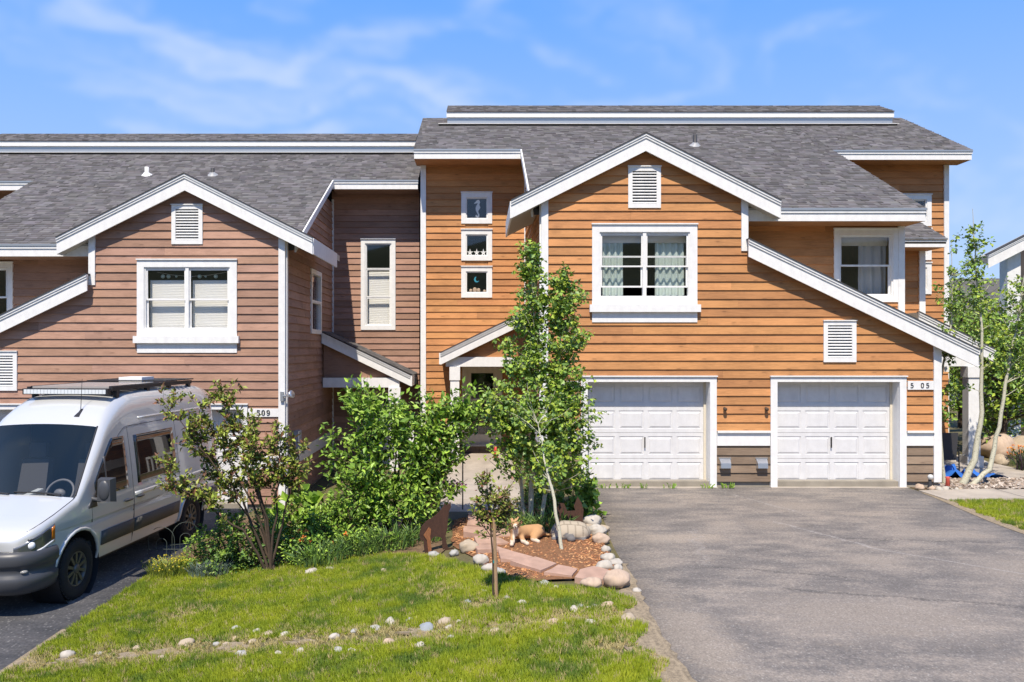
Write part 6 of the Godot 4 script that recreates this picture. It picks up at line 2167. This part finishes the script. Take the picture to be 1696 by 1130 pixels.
	var rocks := [[8.75, -17.42, 0.11, "p"], [8.95, -17.36, 0.09, "p"], [9.05, -17.25, 0.08, "w"], [9.2, -17.32, 0.075, "w"], [9.3, -17.45, 0.06, "g"], [9.45, -17.35, 0.055, "w"], [9.55, -17.4, 0.05, "t"],
		[11.1, -21.6, 0.28, "t"], [11.45, -21.2, 0.16, "w"], [11.75, -21.0, 0.14, "p"], [12.0, -20.8, 0.13, "w"], [12.6, -21.2, 0.22, "t"], [12.75, -20.4, 0.16, "w"], [12.85, -20.0, 0.15, "g"], [12.7, -19.5, 0.12, "w"], [13.4, -22.6, 0.55, "p"], [14.0, -22.4, 0.5, "t"]]
	for k in rocks.size():
		var e: Array = rocks[k]
		var o := mi("garden_rock", kinds[k % 3], M["rock_" + e[3]])
		o.scale = Vector3(e[2], e[2] * 0.68, e[2] * 0.8)
		o.rotation.y = rng.randf() * TAU
		o.position = Vector3(e[0], e[2] * 0.4, e[1])
		tag(o, ("small rock beside the right garage trim, %s from the left" % ordinal(k + 1)) if k < 7 else "rock bordering the walk past the porch post, %s from the left" % ordinal(k - 6), "rock", "rocks in the right bed" if k < 7 else "rocks along the right walk")
	# black sling chair with a side frame
	var chair := thing("patio_chair", "black sling patio chair under the right porch", "chair", Vector3(10.05, 0.012, -19.2))
	chair.rotation.y = 0.15
	var mesh_cloth := mat(Color(0.045, 0.045, 0.05), 0.8)
	st = S()
	hexa(st, [Vector3(-0.26, 0.42, 0.25), Vector3(-0.26, 0.44, 0.25), Vector3(0.26, 0.44, 0.25), Vector3(0.26, 0.42, 0.25), Vector3(-0.26, 0.38, -0.22), Vector3(-0.26, 0.40, -0.22), Vector3(0.26, 0.40, -0.22), Vector3(0.26, 0.38, -0.22)])
	mi("seat", done(st), mesh_cloth, chair)
	st = S()
	hexa(st, [Vector3(-0.26, 0.38, 0.24), Vector3(-0.26, 0.98, 0.30), Vector3(0.26, 0.98, 0.30), Vector3(0.26, 0.38, 0.24), Vector3(-0.26, 0.38, 0.22), Vector3(-0.26, 0.98, 0.28), Vector3(0.26, 0.98, 0.28), Vector3(0.26, 0.38, 0.22)])
	mi("backrest", done(st), mesh_cloth, chair)
	for sx in [-0.29, 0.29]:
		for e in [[Vector3(sx, 0, 0.3), Vector3(sx, 0.66, 0.27)], [Vector3(sx, 0, -0.3), Vector3(sx, 0.64, -0.24)]]:
			st = S()
			tube(st, e, [0.014, 0.014], 6)
			mi("leg", done(st), M.black, chair)
		st = S()
		tube(st, [Vector3(sx, 0.65, 0.30), Vector3(sx, 0.65, -0.28)], [0.016, 0.016], 6)
		mi("armrest", done(st), M.black, chair)
	# crumpled blue tarp
	var tn := noise_at(55, 1.6, 3)
	var rows := []
	for i in 18:
		var r := []
		for j in 22:
			var fx := j / 21.0
			var fz := i / 17.0
			var xx := lerpf(9.55, 11.35, fx) + tn.get_noise_2d(fz * 4.0, 9.0) * 0.12
			var zz := lerpf(-18.72, -19.95 + 0.75 * fx, fz)
			r.append(Vector3(xx, 0.025 + maxf(0.0, 0.06 + tn.get_noise_2d(xx * 1.6, zz * 2.2) * 0.26 + 0.04 * sin(zz * 9.0)) * sin(fx * PI * 0.96 + 0.06) , zz))
		rows.append(r)
	var tarp := sheet("blue_tarp", rows, mat(Color(0.035, 0.15, 0.52), 0.35))
	tag(tarp, "crumpled shiny blue tarp on the ground by the right porch", "tarp")
	# kettle grill lid behind the wall
	var gr := thing("grill", "black covered barbecue grill behind the right porch post", "grill", Vector3(10.7, 0.16, -21.4))
	st = S()
	bx(st, Vector3(-0.16, 0.0, -0.15), Vector3(0.16, 0.9, 0.15))
	mi("cabinet", done(st), M.dark, gr)
	st = S()
	tube(st, [Vector3(-0.2, 1.05, 0), Vector3(0.2, 1.05, 0)], [0.17, 0.17], 12)
	mi("lid", done(st), M.dark, gr)
	# red cap and flowers
	st = S()
	lathe(st, [[0.0, 0.0], [0.05, 0.0], [0.035, 0.2], [0.05, 0.24], [0.0, 0.25]], Vector3.ZERO, Vector3.UP, 10)
	var sp2 := mi("red_sprinkler_cap", done(st), mat(Color(0.55, 0.09, 0.06), 0.5))
	sp2.position = Vector3(9.38, 0.0, -17.55)
	tag(sp2, "red sprinkler cap at the foot of the right white corner board", "cap")
	tuft("orange_flowers", "orange and yellow flowers along the rocks at the right", "flowers", Vector3(13.6, 0, -21.0), {"n": 170, "rx": 0.9, "rz": 0.2, "h": 0.42, "w": 0.02, "cols": [Color(0.08, 0.13, 0.03)], "flower": [Color(0.7, 0.28, 0.03), Color(0.6, 0.14, 0.03)], "fl": 0.45, "fs": 0.05})
	tuft("yucca_plant", "spiky grey-green yucca at the right frame edge", "plant", Vector3(12.3, 0, -18.3), {"n": 60, "rx": 0.12, "rz": 0.12, "h": 0.55, "w": 0.02, "lean": 2.2, "cols": [Color(0.24, 0.30, 0.16), Color(0.32, 0.36, 0.22)]})
	tuft("purple_sage", "dark purple-leaved plant beside the right walk", "plant", Vector3(12.6, 0, -20.0), {"n": 160, "rx": 0.3, "rz": 0.25, "h": 0.4, "w": 0.03, "cols": [Color(0.06, 0.04, 0.05), Color(0.05, 0.08, 0.03)]})

# ================= neighbours =================
func far_buildings() -> void:
	right_frame()
	var b := thing("neighbour_house", "white-eaved neighbouring house cut by the right edge of the view", "house", Vector3(17.5, 0, -27.0))
	horg = b.position
	rake_set(b, 15.1, 5.62, 19.0, 7.6, 26.0, 0.42)
	var st := S()
	hexa(st, [P(15.1, 5.35, 26.04), P(15.1, 5.58, 26.04), P(19.0, 7.56, 26.04), P(19.0, 7.33, 26.04), P(15.1, 5.35, 26.5), P(15.1, 5.58, 26.5), P(19.0, 7.56, 26.5), P(19.0, 7.33, 26.5)])
	mi("roof", done(st), M.soffit, b)
	hb("post", 15.85, 16.25, 0.0, 5.7, 26.3, 26.7, M.white, b)
	hb("wall", 17.4, 21.0, 0.0, 6.2, 27.0, 29.0, M.brown2, b)
	var g := thing("grey_house", "distant grey house with white-framed window behind the aspens", "house", Vector3(22.0, 0, -42.0))
	horg = g.position
	hb("wall", 18.0, 32.0, -0.5, 4.5, 42.0, 50.0, mat(Color(0.30, 0.30, 0.31), 0.9), g)
	st = S()
	hexa(st, [P(17.5, 4.1, 41.0), P(17.5, 4.35, 41.0), P(32.5, 4.35, 41.0), P(32.5, 4.1, 41.0), P(17.5, 6.2, 45.5), P(17.5, 6.45, 45.5), P(32.5, 6.45, 45.5), P(32.5, 6.2, 45.5)])
	mi("roof", done(st), mat(Color(0.17, 0.165, 0.16), 0.95, M.soil.albedo_texture, Vector3(1, 1, 1), true), g)
	for x in [23.0, 27.5]:
		var w := hb("window", x, x + 0.55, 2.7, 3.95, 41.92, 42.02, M.white, g)
		hb("pane", x + 0.1, x + 0.45, 2.8, 3.85, 41.90, 41.918, M.dark, w)
	hb("awning", 22.4, 24.2, 2.35, 2.6, 40.6, 42.0, mat(Color(0.42, 0.10, 0.04), 0.8), g)

# ================= lawn =================
func blade_tuft(n: int, h: float, w: float) -> ArrayMesh:
	var lv := Leaves.new()
	for k in n:
		var a := rng.randf() * TAU
		var r := rng.randf() * 0.028
		var d := (Vector3.UP + Vector3(cos(a), 0, sin(a)) * rng.randf_range(0.1, 0.75) + rv() * 0.2).normalized()
		lv.leaf(Vector3(cos(a * 2.0) * r, -0.005, sin(a * 2.0) * r), d, Vector3(cos(a + 1.4), 0.2, sin(a + 1.4)), h * rng.randf_range(0.6, 1.15), w, Color.WHITE)
	return lv.mesh()

func grass(label: String, count: int, lo: Vector2, hi: Vector2, keep: Callable, dry: Callable) -> void:
	var n1 := noise_at(61, 0.55, 3)
	var n2 := noise_at(62, 2.2, 3)
	var xf := []
	var cl := []
	while xf.size() < count:
		var x := rng.randf_range(lo.x, hi.x)
		var z := rng.randf_range(lo.y, hi.y)
		if not keep.call(x, z):
			continue
		var d: float = dry.call(x, z) + n2.get_noise_2d(x * 1.4, z * 1.4) * 0.35
		if d > 0.55 and rng.randf() < 0.72:
			count -= 1
			continue
		var t := n1.get_noise_2d(x * 1.6, z * 1.6) + n2.get_noise_2d(x, z) * 0.6 + rng.randf_range(-0.25, 0.25)
		var c := Color(0.27, 0.345, 0.018).lerp(Color(0.39, 0.43, 0.03), clampf(t * 1.3, 0, 1)).lerp(Color(0.12, 0.20, 0.03), clampf(-t * 1.5, 0, 1))
		if rng.randf() < clampf(d * 1.2, 0.04, 0.85):
			c = Color(0.50, 0.42, 0.20)
		var s = rng.randf_range(0.55, 1.6) * (0.75 if d > 0.4 else 1.0) * (1.0 + 0.25 * n2.get_noise_2d(x * 0.7 + 9.0, z * 0.7))
		xf.append(Transform3D(Basis(Vector3.UP, rng.randf() * TAU).scaled(Vector3(1.0, s, 1.0)), Vector3(x, gy(x), z)))
		cl.append(c)
	var mm := MultiMesh.new()
	mm.transform_format = MultiMesh.TRANSFORM_3D
	mm.use_colors = true
	mm.mesh = blade_tuft(13, 0.062, 0.0075)
	mm.instance_count = xf.size()
	for k in xf.size():
		mm.set_instance_transform(k, xf[k])
		mm.set_instance_color(k, cl[k])
	var o := MultiMeshInstance3D.new()
	o.name = numbered("grass")
	o.multimesh = mm
	o.material_override = M.blade
	add_child(o)
	o.set_meta("kind", "stuff")
	tag(o, label, "grass")

func lawn() -> void:
	var edge := func(x: float) -> float:
		return lut([[-5.0, -13.3], [-3.0, -13.2], [-1.4, -13.0], [-0.6, -12.45], [-0.1, -11.6], [0.3, -11.0], [0.9, -10.35], [1.5, -10.1], [2.0, -10.0]], x)
	var row := func(x: float) -> float:
		return lut([[-5.0, -9.5], [-3.4, -9.6], [-2.4, -9.45], [-0.9, -9.15], [0.2, -9.0], [1.0, -9.15], [1.8, -9.2]], x)
	var dry := func(x: float, z: float) -> float:
		var d := exp(-pow((z - row.call(x)) / 0.3, 2.0)) * (0.75 if x < -0.3 else 0.45)
		d = maxf(d, 0.8 * exp(-pow((x - 1.75) / 0.22, 2.0)) * sm(-9.0, -8.0, z))
		for p in [[-3.75, -11.0, 0.3], [0.05, -9.9, 0.25], [-0.5, -10.6, 0.22], [1.3, -8.2, 0.35]]:
			d = maxf(d, 0.75 * exp(-(pow((x - p[0]) / p[2], 2.0) + pow((z - p[1]) / p[2] * 1.2, 2.0))))
		return d
	# straw-coloured soil showing along the stone rows
	var dn := noise_at(19, 1.1, 3)
	for p in [[-4.4, 0.24, 0.10], [-3.75, 0.2, 0.09], [-3.3, 0.26, 0.13], [-2.6, 0.22, 0.16], [-1.85, 0.18, 0.09], [-0.5, 0.26, 0.14], [0.35, 0.16, 0.07], [1.25, 0.2, 0.1]]:
		var st := S()
		var ring := []
		for k in 18:
			var a := TAU * k / 18.0
			var rr := 1.0 + dn.get_noise_2d(cos(a) * 2.0 + p[0] * 3.0, sin(a) * 2.0) * 0.9
			ring.append(Vector3(p[0] + cos(a) * p[1] * rr, gy(p[0]) + 0.012, row.call(p[0]) + sin(a) * p[2] * rr))
		slab(st, ring, Vector3(0, -0.02, 0))
		structure(mi("bare_soil", done(st), M.dirt))
	grass("sunlit green lawn with dry patches between the two drives", 46000, Vector2(-4.98, -13.4), Vector2(2.0, -6.6), func(x, z): return z > edge.call(x) and x < drive_left(z) - 0.16 + 0.1 * sin(z * 7.0), dry)
	grass("green lawn strip right of the asphalt drive", 9000, Vector2(8.4, -16.1), Vector2(13.0, -12.3), func(x, z): return x > drive_right(z) + 0.14 + 0.05 * sin(z * 9.0), func(_x, _z): return 0.05)
